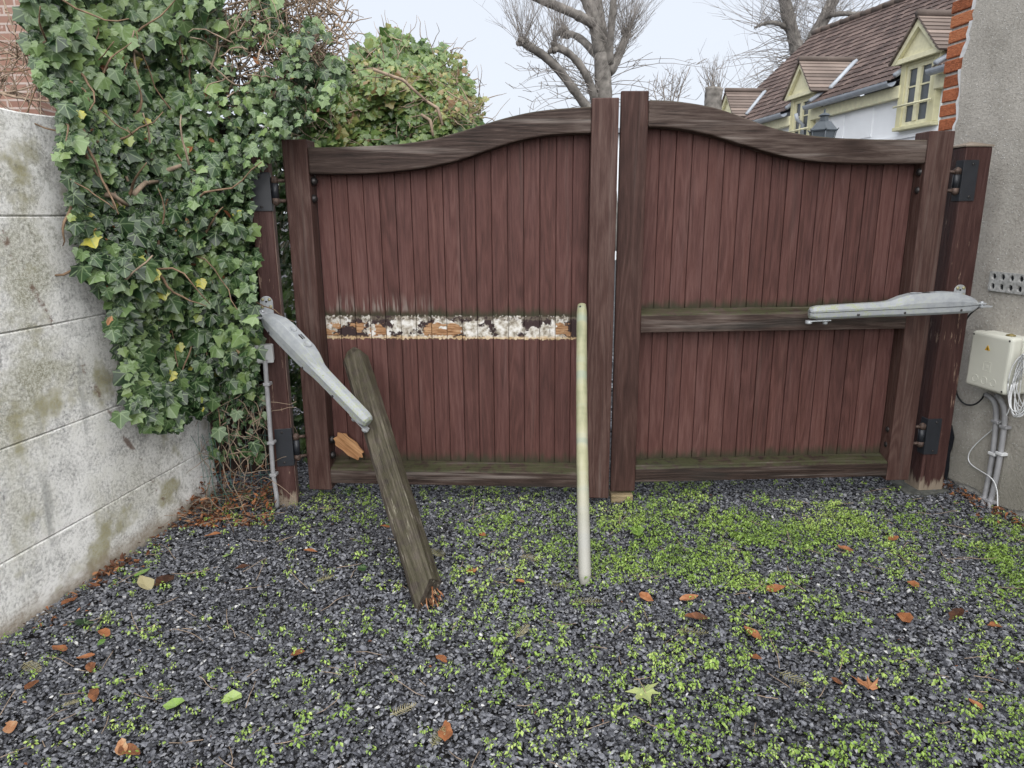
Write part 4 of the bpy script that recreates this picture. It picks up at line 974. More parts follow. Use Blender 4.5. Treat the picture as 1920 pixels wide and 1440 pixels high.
# far gable under the verge
q = MB(); q.add([(sF-.06,-.01,EZ-.1),(sF-.06,ridge_t(sF),RZ-.12),(sF-.06,2*ridge_t(sF),EZ-.1)], [(0,1,2)]); q.build('gable_wall', m_hw, hs_)
d3l, d3r, d3a = HX(1670,118,.22), HX(1760,88,.22), HX(1723,28,.22)
d2l, d2r, d2a = HX(1467,185,.22), HX(1523,167,.22), HX(1500,113,.22)
print('dormers', d3l, d3r, d3a, d2l, d2r, d2a)
w3 = (d3l[0]-d3r[0])/2
cen = [(d3l[0]+d3r[0])/2, (d2l[0]+d2r[0])/2]; cen.append(HX(1361,170,.22)[0]); print(cen)
zb_ = [(d3l[1]+d3r[1])/2, (d2l[1]+d2r[1])/2]; za_ = [d3a[1], d2a[1]]
zbm, zam = float(np.mean(zb_)), float(np.mean(za_)); hwd = w3
win = [HX(1685,124), HX(1750,226)]; wz0, wz1 = HX(1720,229)[1], zbm-.03
print('zb', zb_, za_, 'win', wz0, hwd)
# pantiles
tw, nc = .20, int((sF-sN)/.20); ncr = 19; sub = 6
Vt, Ft, Tt = [], [], []
us = np.linspace(sN, sF, nc*sub+1); wave = .040*np.abs(np.sin((np.arange(nc*sub+1) % sub)/sub*math.pi))**.8+.012*np.cos((np.arange(nc*sub+1) % sub)/sub*2*math.pi)
for j in range(ncr):
    for e, lift in ((0, .022), (1, .004)):
        f_ = (j+e*1.04)/ncr
        jitc = np.repeat(rng.normal(0, .004, nc+1), sub)[:nc*sub+1]
        for k in range(nc*sub+1): Vt.append(roof_pt(us[k], f_+jitc[k]/4*(1-e), wave[k]+lift))
nrow = nc*sub+1
hw2_ = hwd*.77
def cut(j, k):
    z_ = roof_pt(us[k], (j+.5)/ncr)[2]; return any(abs(us[k]-c) < hw2_ and z_ < zbm+.15 for c in cen)
for j in range(ncr):
    for k in range(nrow-1):
        if cut(j, k): continue
        a_ = (2*j)*nrow+k; Ft.append((a_, a_+1, a_+nrow+1, a_+nrow)); Tt.append((j, k//sub))
    if j:
        for k in range(nrow-1):
            if cut(j, k): continue
            a_ = (2*j-1)*nrow+k; Ft.append((a_, a_+1, a_+nrow+1, a_+nrow)); Tt.append((j, k//sub))
me = bpy.data.meshes.new('roof_tiles'); me.from_pydata([tuple(p) for p in Vt], [], Ft); tv_ = rng.random((ncr+1, nc+1))
at = me.attributes.new('tint', 'FLOAT', 'FACE'); at.data.foreach_set('value', np.array([tv_[a] for a in Tt], np.float32)); me.update()
o = link('roof_tiles', me, m_tile, hs_); o['kind'] = 'stuff'
q = MB(); P_ = [roof_pt(sN,0,-.05), roof_pt(sF-.03,0,-.05), roof_pt(sF-.03,1,-.05), roof_pt(sN,1,-.05)]
bk_ = [np.array([p[0], 2*ridge_t(p[0])-p[1], p[2]]) for p in P_[:2]]
q.add(P_+bk_, [(3,2,5,4)]); q.build('roof_deck', m_slate, hs_)
q = MB()
for k in range(34):
    s_ = sF-.36*k
    if s_-.36 < sN: break
    a_, b_ = roof_pt(s_, 1, .05), roof_pt(s_-.375, 1, .05)
    q.tube([a_, b_], [.075, .09], 8)
o = q.build('ridge_tiles', m_dtile, hs_); o['kind'] = 'stuff'
# dormers
def course_roof(a, b, c, d, n, name, m, parent):
    """overlapping flat courses on the quad a-b (bottom edge) to d-c (top edge)"""
    a, b, c, d = map(np.array, (a, b, c, d)); nn = np.cross(b-a, d-a); nn = nn/np.linalg.norm(nn); nn = nn*np.sign(nn[2]); q = MB()
    for j in range(n):
        f0, f1 = j/n, (j+1.15)/n; f1 = min(f1, 1)
        p = [a+(d-a)*f0, b+(c-b)*f0, b+(c-b)*f1, a+(d-a)*f1]
        lo, hi = .024, .008
        q.add([p[0]+nn*lo, p[1]+nn*lo, p[2]+nn*hi, p[3]+nn*hi, p[0]-nn*.004, p[1]-nn*.004, p[2]-nn*.02, p[3]-nn*.02], [(0,1,2,3),(0,1,5,4),(1,2,6,5),(3,0,4,7),(7,6,5,4)])
    o = q.build(name, m, parent); o['kind'] = 'stuff'
    me = o.data; at = me.attributes.new('tint', 'FLOAT', 'FACE'); at.data.foreach_set('value', np.repeat(rng.random(n), 5).astype(np.float32)); return o
gut_spans = []
for i, c in enumerate(cen):
    zb, za = (zb_[i], za_[i]) if i < 2 else (zb_[1], za_[1])
    q = MB(); hw2 = hwd*.80
    # jambs and head of the wall dormer
    q.box((c-hw2, -.10, wz0-.04), (c-hw2+.13, .10, zb-.02)); q.box((c+hw2-.13, -.10, wz0-.04), (c+hw2, .10, zb-.02))
    q.box((c-hw2+.131, -.098, zb-.10), (c+hw2-.131, .098, zb-.021)); q.box((c-hw2-.02, -.05, wz0-.10), (c+hw2+.02, .13, wz0-.041))
    dm = q.build('dormer', m_ol2, hs_, .01)
    g = MB(); g.prism([(c-hwd*.93, zb), (c+hwd*.93, zb), (c, za-.05)], .05, .13); g.build('gable_board', m_ol, dm, .006)
    for s_ in (-1, 1):
        b = MB(); b.add([(c+s_*hwd*1.02, .135, zb-.05), (c+s_*hwd*1.02, .20, zb-.05), (c, .20, za-.02), (c, .135, za-.02), (c+s_*hwd*.88, .135, zb-.05), (c+s_*hwd*.88, .20, zb-.05), (c, .20, za-.15), (c, .135, za-.15)],
              [(0,1,2,3),(4,5,6,7),(1,2,6,5),(0,3,7,4),(0,1,5,4)]); b.build('barge_board', m_ol, dm)
    b = MB(); b.box((c-hwd*.95, .131, zb-.06), (c+hwd*.95, .19, zb+.02)); b.build('head_board', m_ol, dm, .006)
    ta = roof_t_at(c, za); tb_ = roof_t_at(c, zb)
    for s_ in (-1, 1):
        course_roof((c+s_*hwd*1.05, .24, zb-.04), (c+s_*hwd*1.05, tb_, zb-.04), (c, ta-.1, za), (c, .24, za), 9, 'dormer_roof', m_dtile, dm)
        ck = MB(); ck.add([(c+s_*(hw2-.01), -.1, EZ-.05), (c+s_*(hw2-.01), -.1, zb-.03), (c+s_*(hw2-.01), tb_-.1, zb-.03), (c+s_*(hw2-.01), ET-.1, EZ-.05)], [(0,1,2,3)]); ck.build('cheek', m_slate, dm)
        vl = MB(); vl.tube([(c+s_*hwd*1.05, tb_+.06, zb+.02), (c, ta+.06, za+.04)], .045, 6); vl.build('valley_flashing', m_zn, dm)
        fl = MB(); fl.tube([(c+s_*(hw2+.03), ET+.02, EZ+.1), (c+s_*(hw2+.03), tb_+.05, zb+.05)], .045, 6); fl.build('flashing', m_zn, dm)
    rg = MB(); rg.tube([(c, .24, za+.03), (c, ta, za+.03)], .06, 8); rg.build('dormer_ridge', m_dtile, dm)
    # window: two casements of three panes
    f = MB(); x0, x1 = c-hw2+.131, c+hw2-.131; y0, y1 = .03, .075; zt = zb-.101
    f.box((x0, y0, wz0-.04), (x0+.06, y1, zt)); f.box((x1-.06, y0, wz0-.04), (x1, y1, zt)); f.box((x0+.061, y0, wz0-.04), (x1-.061, y1, wz0+.02)); f.box((x0+.061, y0, zt-.06), (x1-.061, y1, zt))
    f.box((c-.045, y0, wz0+.021), (c+.045, y1+.015, zt-.061))
    for k in (1, 2):
        zz = wz0+.02+(zt-.06-wz0-.02)*k/3
        f.box((x0+.061, y0+.01, zz-.012), (c-.046, y1-.01, zz+.012)); f.box((c+.046, y0+.01, zz-.012), (x1-.061, y1-.01, zz+.012))
    f.build('window_frame', m_ol, dm)
    for k in range(3):
        za2, zb2 = wz0+.02+(zt-.08-wz0)*k/3, wz0+.02+(zt-.08-wz0)*(k+1)/3
        for xa, xb in ((x0+.05, c-.04), (c+.04, x1-.05)):
            p = MB(); p.box((xa, .040, za2), (xb, .048, zb2)); p.build('pane', m_glass, dm)
    cu = MB(); cu.box((x0, -.2, wz0), (x1, -.19, zt)); cu.build('curtain', plain('net_curtain', (.22,.22,.23), .9, .1), dm)
    hr = MB(); hr.tube([(c-hw2+.0, .16, wz0+.28), (c+hw2-.0, .16, wz0+.28)], .018, 6); hr.build('hand_rail', m_ol, dm)
    gut_spans.append((c-hw2-.01, c+hw2+.01))
gut_spans.sort(); spans = []; a_ = sN
for g0, g1 in gut_spans: spans.append((a_, g0)); a_ = g1
spans.append((a_, sF))
for s0_, s1_ in spans:
    if s1_-s0_ < .2: continue
    q = MB(); arc = [(.085*math.cos(t), -.085*math.sin(t)) for t in np.linspace(0, math.pi, 9)]
    arc2 = [(.078*math.cos(t), -.078*math.sin(t)) for t in np.linspace(math.pi, 0, 9)]
    q.loft([[(s_, .24+a, EZ+.01+b) for a, b in arc+arc2] for s_ in (s0_, s1_)], True, False); q.build('gutter', m_zn, hs_)
    q = MB(); q.box((s0_-.05, .002, EZ-.26), (s1_+.05, .12, EZ-.06)); q.build('fascia', m_ol, hs_, .01)
    q = MB(); q.add([roof_pt(s0_, .01, -.03), roof_pt(s1_, .01, -.03), roof_pt(s1_, .45, -.03), roof_pt(s0_, .45, -.03)], [(0,1,2,3)]); q.build('eaves_board', m_slate, hs_)
# shallow panels and a string line on the facade
q = MB(); q.box((sN, .001, wz0-.22), (sF-.06, .03, wz0-.17)); q.build('string_course', m_hw, hs_)
for px_ in (1560, 1610):
    s_ = HX(px_, 220)[0]; q = MB(); q.box((s_-.45, .001, wz0-.1), (s_+.25, .018, EZ-.27)); q.build('facade_panel', m_hw, hs_)
s_ = HX(1513, 212)[0]; q = MB(); q.tube([(s_, .24, EZ-.08), (s_, .20, EZ-.2), (s_, .07, EZ-.3), (s_, .07, 0)], .04, 8); q.build('downpipe', m_zn, hs_)

# street lantern in front of the house
lp = AtY(1543, 247, 9.0); m_lan = plain('dark_lantern_metal', (.045,.055,.065), .45, .45)
lt = empty('street_lamp', Matrix.Translation((lp[0], lp[1], 0)), 'dark lantern top showing over the right leaf against the white house', 'street lamp')
z = lp[2]
def hexring(r, z_, n=6): return [(r*math.cos(2*math.pi*k/n+.3), r*math.sin(2*math.pi*k/n+.3), z_) for k in range(n)]
q = MB(); q.loft([hexring(.165, z), hexring(.17, z+.015), hexring(.09, z+.11), hexring(.055, z+.125), hexring(.05, z+.175), hexring(.075, z+.185), hexring(.05, z+.205), hexring(.012, z+.22), hexring(.010, z+.26)], True, False); q.build('lantern_roof', m_lan, lt)
for k in range(6):
    a_ = 2*math.pi*k/6+.3; q = MB(); q.tube([(.16*math.cos(a_), .16*math.sin(a_), z), (.09*math.cos(a_), .09*math.sin(a_), z-.32)], .008, 5); q.tube([(.16*math.cos(a_), .16*math.sin(a_), z), (.185*math.cos(a_), .185*math.sin(a_), z+.03)], .008, 5); q.build('lantern_bar', m_lan, lt)
q = MB(); q.loft([hexring(.15, z-.002), hexring(.085, z-.31)], True, False); q.build('lantern_glass', m_glass, lt)
q = MB(); q.lathe((0,0,0), (0,0,1), [(0,0),(0,.12),(.5,.09),(.55,.05),(z-.4,.035),(z-.33,.09),(z-.31,0)], 12); q.build('pole', m_lan, lt)

# ------------------------------------------------------------------ bare pollarded trees
def twig_fan(q, p, n, L0, L1, up=1., spread=.55, r=.0052, droop=0., ydepth=1.):
    for i in range(n):
        d = np.array([random.gauss(0, spread), random.gauss(0, spread*ydepth), up*random.uniform(.7, 1.2)])
        L = random.uniform(L0, L1); pts = wander(np.array(p)+np.array([random.gauss(0,.05), random.gauss(0,.05), random.gauss(0,.05)]), d, L, 6, .09, .05 if not droop else -droop)
        q.tube(pts, np.linspace(r, r*.3, 7), 3, False)
        for k in range(random.randint(1, 3)):
            j = random.randint(2, 5); q.tube(wander(pts[j], np.array(pts[j])-np.array(pts[j-1])+np.array([random.gauss(0,.08), random.gauss(0,.08), .03]), L*random.uniform(.2,.45), 3, .12), np.linspace(r*.55, r*.25, 4), 3, False)
def limb(pl, Y, rpx, dy=0., knob=None, root=None, O=None, name='limb'):
    P = []; n = len(pl); sc_ = Y/FOC/math.cos(PITCH)
    for i, (x, y) in enumerate(pl): P.append(AtY(x, y, Y+dy*i/(n-1))-O)
    P = smooth(P, 5); m_ = len(P); r_ = np.interp(np.linspace(0, 1, m_), np.linspace(0, 1, len(rpx)), rpx)*sc_
    r_ = r_*(1+rng.normal(0, .04, m_)); q = MB(); q.tube(P, r_, 9)
    if knob:
        e = P[-1]; kr = knob*sc_
        for i in range(7):
            c_ = e+np.array([random.gauss(0, kr*.45) for _ in range(3)]); q.lathe(c_-np.array([0,0,kr*.5]), (random.gauss(0,.3), random.gauss(0,.3), 1), [(0,0),(kr*.15,kr*.4),(kr*.5,kr*.55),(kr*.85,kr*.4),(kr,0)], 7)
    q.build(name, m_bark, root); return P
TO = AtY(1135, 400, 15.0); TO[2] = 0
tc_ = empty('pollard_tree', Matrix.Translation(TO), 'large bare pollarded tree with knobbly limbs rising behind the meeting stiles', 'tree')
YT = 15.0
limb([(1140,470),(1138,300),(1134,200),(1131,150),(1128,100)], YT, [21,16,15,14.5,13], 0, None, tc_, TO, 'trunk')
ends = []
ends.append(limb([(1128,235),(1092,192),(1062,148),(1030,110),(1000,92),(980,78)], YT, [12,8,7.5,7,6.5,6.5], -1.0, 9, tc_, TO))
ends.append(limb([(1124,225),(1112,170),(1100,140),(1078,108),(1055,92),(1038,88)], YT, [9,7,6.5,6,6,6], -.7, 8, tc_, TO))
ends.append(limb([(1128,112),(1108,92),(1090,72),(1070,63),(1055,60)], YT, [8,7,6,5.5,5.5], .8, 11, tc_, TO))
ends.append(limb([(1128,104),(1118,60),(1112,25),(1100,0),(1085,-30)], YT, [12,11,10,9.5,9], .2, None, tc_, TO))
ends.append(limb([(1112,45),(1092,33),(1060,18),(1030,6),(1000,-6),(975,-18)], YT, [8,8,7,7,6,6], -.8, 8, tc_, TO))
ends.append(limb([(1131,104),(1128,50),(1120,0),(1112,-50)], YT, [12,8.5,8,7], .9, None, tc_, TO))
ends.append(limb([(1140,120),(1144,80),(1148,40),(1153,-40)], YT, [10,6,6,5], -.3, None, tc_, TO))
ends.append(limb([(1140,135),(1158,110),(1168,85),(1176,62)], YT, [11,8,7,7], .5, 10, tc_, TO))
q = MB()
for i in (0, 1, 2, 4, 7): twig_fan(q, ends[i][-1], 52 if i == 0 else 42, .6, 1.6, 1., .48)
twig_fan(q, ends[7][-1], 30, .8, 1.6, 1., .5); twig_fan(q, ends[7][-4], 24, .5, 1.2, .4, .6)
for i in (0, 1, 3, 5, 6, 7):
    for k in range(46): twig_fan(q, ends[i][random.randrange(len(ends[i]))], 1, .4, 1.1, .7, .5, .007)
for i in range(26):                                  # long drooping shoots low on the trunk
    s_ = random.choice((-1, -1, 1)); y_ = random.uniform(130, 205)
    p = AtY(1134, y_, YT)-TO; pts = wander(p, (s_*1., random.gauss(0,.5), random.uniform(-.1,.75)), random.uniform(1.2, 2.3), 8, .10, -.085)
    q.tube(pts, np.linspace(.010, .003, 9), 3, False)
    for k in range(7):
        j = random.randint(2, 8); e = wander(pts[j], (s_*.6+random.gauss(0,.5), random.gauss(0,.5), .5), random.uniform(.12,.35), 3, .15); q.tube(e, np.linspace(.006, .005, 4), 3, False)
o = q.build('twigs', m_twigd, tc_); o['kind'] = 'stuff'
for i in range(14): pass
# taller tree behind the house
YR = 26.0; RO = AtY(1505, 300, YR); RO[2] = 0
tr2 = empty('bare_tree', Matrix.Translation(RO), 'forked bare tree with fine twigs rising behind the brown tiled roof', 'tree')
limb([(1506,480),(1505,300),(1502,180),(1500,120),(1493,80)], YR, [20,17,15,13,11], 0, None, tr2, RO, 'trunk')
f1 = limb([(1500,125),(1490,75),(1480,40),(1471,0),(1462,-60)], YR, [12,10.5,10,9.5,9], -.5, None, tr2, RO)
f2 = limb([(1502,125),(1520,80),(1538,50),(1556,15),(1580,-40)], YR, [12,11,10.5,10,9], .6, None, tr2, RO)
f3 = limb([(1497,110),(1478,135),(1450,160),(1425,185),(1400,215)], YR, [5,4,3,2.4,1.5], -1, None, tr2, RO)
f4 = limb([(1486,60),(1466,45),(1440,40),(1415,52)], YR, [5,4,3,1.6], -1, None, tr2, RO)
f5 = limb([(1550,30),(1580,24),(1610,28),(1640,22)], YR, [5,4,3,1.6], -1, None, tr2, RO)
q = MB()
for F_, n_ in ((f1, 130), (f2, 150), (f3, 40), (f4, 50), (f5, 30)):
    for k in range(n_): twig_fan(q, F_[random.randrange(2, len(F_))], 1, .9, 2.6, .45, .85, .010)
for k in range(40):
    p = AtY(1498, random.uniform(60, 150), YR)-RO; q.tube(wander(p, (-1+random.gauss(0,.4), random.gauss(0,.6), random.uniform(-.2,.5)), random.uniform(1.2, 2.8), 8, .12, -.06), np.linspace(.016, .006, 9), 3, False)
o = q.build('twigs', m_twigd, tr2); o['kind'] = 'stuff'
# small pollard and a bare shrub further off
YS = 17.0; SO = AtY(1336, 300, YS); SO[2] = 0
ts_ = empty('pollard_stump', Matrix.Translation(SO), 'short thick pollard trunk sprouting thin upright shoots over the right leaf', 'tree')
limb([(1336,480),(1336,300),(1336,215),(1337,182),(1340,165)], YS, [17,16,16,15,15], 0, None, ts_, SO, 'trunk')
q = MB(); tp_ = AtY(1338, 168, YS)-SO
for k in range(8): twig_fan(q, tp_+np.array([random.uniform(-.18,.18), random.uniform(-.15,.15), 0]), 5, .4, .85, 1., .35, .008)
o = q.build('twigs', m_twigd, ts_); o['kind'] = 'stuff'
YB = 19.0; BO = AtY(1250, 300, YB); BO[2] = 0
sb = empty('bare_shrub', Matrix.Translation(BO), 'thin bare shrub with loose twigs between the tree and the short pollard', 'shrub')
q = MB()
for a_, b_, c_, d2 in ((1256,190,1276,150),(1250,200,1240,150),(1262,200,1294,125),(1252,240,1262,140),(1245,240,1225,165)):
    p0_, p1_ = AtY(a_, 330, YB)-BO, AtY(c_, d2, YB)-BO; pts = smooth([p0_, AtY(a_, b_, YB)-BO, p1_], 4); q.tube(pts, np.linspace(.03, .012, len(pts)), 5)
    for k in range(9): twig_fan(q, pts[random.randrange(len(pts)//2, len(pts))], 1, .3, .8, .8, .6, .009)
q.build('stems', m_twigd, sb)

# grey roofed house far behind the left leaf, seen through the slot between the leaves
FO = AtY(925, 300, 24.0); fh = empty('pale_house', Matrix.Translation((FO[0], 24, 0)), 'distant pale house whose grey roof just clears the left leaf', 'house')
zt_ = AtY(925, 222, 24)[2]
q = MB(); q.box((-2.2, 0, 0), (6.5, 6, zt_-.5)); q.build('wall', m_hw, fh)
q = MB(); q.add([(-2.6,-.3,zt_-.5),(6.9,-.3,zt_-.5),(6.2,3,zt_+.02),(-1.9,3,zt_+.02),(-2.6,6.3,zt_-.5),(6.9,6.3,zt_-.5)], [(0,1,2,3),(3,2,5,4),(0,3,4),(1,5,2)]); q.build('roof', m_slate, fh)
for k in range(4):
    q = MB(); q.box((-1.4+1.9*k, -.03, 1.0), (-.5+1.9*k, -.002, 2.2)); q.build('window', m_glass, fh)

# brick house and bare bush beyond the concrete wall
def brickwall_mat():
    a = Mat('weathered_brick_wall', .9, .15); co = a.co(); b = a.n('TexBrick'); a.put(b.inputs['Vector'], a.map(co, rot=(math.radians(90), 0, 0)))
    b.inputs['Scale'].default_value = 1; b.inputs['Brick Width'].default_value = .22; b.inputs['Row Height'].default_value = .075; b.inputs['Mortar Size'].default_value = .010
    b.inputs['Color1'].default_value = (.20,.115,.09,1); b.inputs['Color2'].default_value = (.27,.165,.13,1); b.inputs['Mortar'].default_value = (.36,.30,.27,1)
    n = a.noise(co, 6, 5, .7); col = a.mix(a.rng(n, .56, .64, 0, .75), b.outputs[0], (.55, .47, .44)); col = a.mix(a.rng(a.noise(co, 2.5, 4), .45, .65, 0, .45), col, (.19, .10, .07)); a.bump(b.outputs[1], .5, .006); return a.done(col)
bO = AtY(85, 100, 7.2)
bh = empty('brick_house', Matrix.Translation((bO[0], 7.2, 0)), 'weathered red brick house beyond the left end of the concrete wall', 'house')
q = MB(); q.box((-6, 0, 0), (-.15, 2.5, 5.4)); q.build('wall', brickwall_mat(), bh)
q = MB(); q.add([(-6.3,-.3,5.35),(.0,-.3,5.35),(.0,2.8,5.35),(-6.3,2.8,5.35),(-6.3,1.2,7),(.0,1.2,7)], [(0,1,5,4),(2,3,4,5),(1,2,5),(3,0,4)]); q.build('roof', m_slate, bh)
uO = AtY(30, 300, 4.6); ub = empty('bare_bush', Matrix.Translation((uO[0], 4.6, 0)), 'bare twiggy bush between the concrete wall and the brick house', 'shrub')
UO = np.array([uO[0], 4.6, 0]); q = MB()
for a_, b_, c_, d2, r_ in ((-60,150,90,190,.012),(-50,175,95,150,.008),(-40,60,70,120,.006),(-60,110,70,95,.008),(0,-20,50,120,.006),(-30,200,60,60,.006)):
    p0_, p1_ = AtY(a_, b_, 4.6)-UO, AtY(c_, d2, 4.5)-UO; pts = smooth([p0_, (p0_+p1_)/2+np.array([0,0,-.04]), p1_], 5); q.tube(pts, np.linspace(r_, r_*.5, len(pts)), 5)
    for k in range(16): q.tube(wander(pts[random.randrange(len(pts))], (random.gauss(.2,.8), random.gauss(0,.5), random.gauss(.1,.7)), random.uniform(.15,.5), 6, .2), np.linspace(.004, .0014, 7), 4)
q.tube([(-.2, .1, 0), (-.3, .05, 1.2), AtY(-60,150,4.6)-UO], [.04,.03,.012], 7)
q.build('twigs', m_twig, ub)

# ------------------------------------------------------------------ small green weeds in the gravel
def density(x, y):
    n = vnoise(x, y, 3.2, 51)*.55+vnoise(x, y, 8, 52)*.45
    cl = np.clip((n-.40)*3.0, 0, 1)
    d = .075+.42*cl*np.where(x > .3, 1., .38)
    sx = 1/(1+np.exp(-(x-.42)*9))
    strip = np.exp(-((y-3.22-.06*np.sin(x*4))/.27)**2)*(x > -.95)*(x < 2.15)*(.22+.78*sx)
    d = d+1.05*strip*np.clip((vnoise(x, y, 6, 53)-.15)*1.9, 0, 1)
    d = d+.55*cl*sx*np.exp(-((y-2.7)/.45)**2)
    d = d*np.where((x < -.25)*(y > 2.35)*(y < 3.2), .35, 1)*np.where((x > 1.55)*(y > 3.42), .3, 1)
    d = d*np.where(y < 2.25, np.where(x > -.1, .9, .5), 1)
    return d
M_ = 60000; wy_ = rng.uniform(1.45, 3.75, M_); wx_ = rng.uniform(-1, 1, M_)*(.95+.58*wy_)
kk = (rng.random(M_) < density(wx_, wy_)*.6) & (wx_ > -1.86+.16*(wy_-2.3)) & (wx_ < 2.5-.13*(wy_-3.4)); wx_, wy_ = wx_[kk], wy_[kk]; nS = len(wx_); print('weeds', nS)
rep = rng.integers(9, 18, nS); ix = np.repeat(np.arange(nS), rep); NL = len(ix); big = np.clip(rng.gamma(6, 1/6., nS), .5, 1.8)
hgt = (.008+.018*rng.random(NL)**.8)*big[ix]; ang = rng.uniform(0, 2*math.pi, NL); rad = .0105*np.sqrt(rng.random(NL))*big[ix]
Tw = np.stack([wx_[ix]+rad*np.cos(ang), wy_[ix]+rad*np.sin(ang), gz(wx_, wy_)[ix]+hgt], 1)
nw = np.stack([.75*np.cos(ang)+rng.normal(0,.3,NL), .75*np.sin(ang)+rng.normal(0,.3,NL), np.ones(NL)], 1); tw_ = np.stack([np.cos(ang), np.sin(ang), rng.uniform(-.2,.5,NL)], 1)
wv_ = np.array([(-.15,0,0),(.35,.36,.08),(1,0,-.06),(.35,-.36,.08)]); wf_ = [(0,3,2,1)]
o = scatter('weeds', wv_, wf_, frames(nw, tw_)*(.0070*big[ix]*rng.uniform(.6,1.3,NL))[:, None, None], Tw, np.clip(.25+.5*vnoise(wx_, wy_, 4, 60)[ix]+rng.normal(0,.16,NL), 0, 1), m_weed); o['kind'] = 'stuff'

# ------------------------------------------------------------------ litter along the walls
LT_ = []
def heap(n, f, zf, s0, s1):
    for i in range(n):
        x, y = f(); LT_.append((x, y, zf(x, y), random.uniform(s0, s1)))
heap(700, lambda: (random.uniform(fo[0]-.1, PL.o[0]+.02), random.uniform(3.2, 3.75)), lambda x, y: max(0, (y-3.25)*.5)*random.random()+.004, .018, .042)
heap(85, lambda: (lambda y: (-1.87+.16*(y-2.3)+abs(random.gauss(0, .09)), y))(random.uniform(2.3, 3.5)), lambda x, y: random.uniform(.0, .025), .012, .034)
heap(50, lambda: (lambda y: (-1.85+.16*(y-2.3)+abs(random.gauss(0, .05)), y))(random.gauss(2.75, .07)), lambda x, y: random.uniform(.0, .04), .02, .045)
heap(130, lambda: (lambda y: (2.50-.13*(y-3.45)-abs(random.gauss(0, .07)), y))(random.uniform(3.1, 3.75)), lambda x, y: random.uniform(0, .03), .014, .038)
heap(150, lambda: (lambda y: (random.uniform(-1, 1)*(.9+.55*y), y))(random.uniform(1.5, 3.6)), lambda x, y: random.uniform(.002, .01), .006, .016)
LTa = np.array(LT_); nt = len(LTa)
At_ = frames(np.stack([rng.normal(0,.55,nt), rng.normal(0,.55,nt), np.ones(nt)], 1), rng.normal(0,1,(nt,3)))*LTa[:, 3][:, None, None]*np.array([1,.7,1.])[None, None, :]
o = scatter('leaf_litter', dry_v, dry_f, At_, LTa[:, :3], np.clip(rng.beta(1.6,2.6,nt), 0, 1), m_dry, jit=rng.normal(0,.09,(nt,7,3))); o['kind'] = 'stuff'
q = MB()
for i in range(330):
    if i < 90: x, y = random.uniform(fo[0]-.05, PL.o[0]), random.uniform(3.2, 3.65); z = random.uniform(.01, .10)
    else: y = random.uniform(1.5, 3.6); x = random.uniform(-1, 1)*(.8+.55*y); z = .012
    q.tube(wander((x, y, z), (random.gauss(0,1), random.gauss(0,1), random.gauss(0,.12)), random.uniform(.04, .16), 4, .15), .0014, 4)
o = q.build('twig_litter', m_twig); o['kind'] = 'stuff'

# ------------------------------------------------------------------ single fallen leaves
maple = []
for th, r_ in ((0,1),(.22,.62),(.42,.55),(.62,.92),(.85,.6),(1.15,.42),(1.5,.78),(1.9,.42),(2.4,.5),(2.9,.22),(3.14,.18)): maple.append((r_*math.cos(th)*.6+.1, r_*math.sin(th)*.62))
mo = maple+[(x, -y) for x, y in maple[-2:0:-1]]; map_v = [(.12,0)]+mo; map_f = [(0, i, i+1 if i+1 < len(map_v) else 1) for i in range(1, len(map_v))]
oval = [(.6*math.cos(t), .29*math.sin(t)*abs(math.sin(t))**.35*(1-.3*math.cos(t))) for t in np.linspace(0, 2*math.pi, 15)[:-1]]; ov_v = [(0,0)]+oval; ov_f = [(0, i, i+1 if i+1 < 15 else 1) for i in range(1, 15)]
chipo = [(-.5,-.1),(-.2,-.34),(.45,-.3),(.55,.1),(.2,.4),(-.3,.32)]; ch_v = [(0,0)]+chipo; ch_f = [(0, i, i+1 if i+1 < 7 else 1) for i in range(1, 7)]
SH = {'maple': (map_v, map_f), 'oval': (ov_v, ov_f), 'chip': (ch_v, ch_f), 'ivy': ([(x*.8-.3, y*.8) for x, y in lv], ivy_f)}
def fallen(px, py, size, shape, tintv, m, label, cat='leaf', curl=.35, rot=None, group='fallen leaves on the gravel', name='fallen_leaf'):
    V2, F2 = SH[shape]; a_ = random.uniform(.6, 1.2)*curl; b_ = random.uniform(-.25, .25)
    V3 = [(x, y, a_*(abs(y)*.7+y*y*1.4+b_*x+.6*x*x*(1 if x > 0 else .3))+random.gauss(0, .02)) for x, y in V2]
    me = one_leaf(name, size, tintv, m, V3, F2, V2, 1., random.randrange(9999))
    o = bpy.data.objects.new(name, me); C.objects.link(o); p = G(px, py, .02); rz = random.uniform(0, 6.28) if rot is None else rot
    # plate side down: rest on the chips
    zmin = min(v.co.z for v in me.vertices)*.6
    o.matrix_world = Matrix.Translation((p[0], p[1], gz(p[0], p[1])+.014-zmin)) @ Matrix.Rotation(rz, 4, 'Z') @ Matrix.Rotation(random.uniform(-.22, .22), 4, 'X') @ Matrix.Rotation(random.uniform(-.18, .18), 4, 'Y')
    sol = o.modifiers.new('thickness', 'SOLIDIFY'); sol.thickness = .0006
    tag(o, label, cat, group); return o
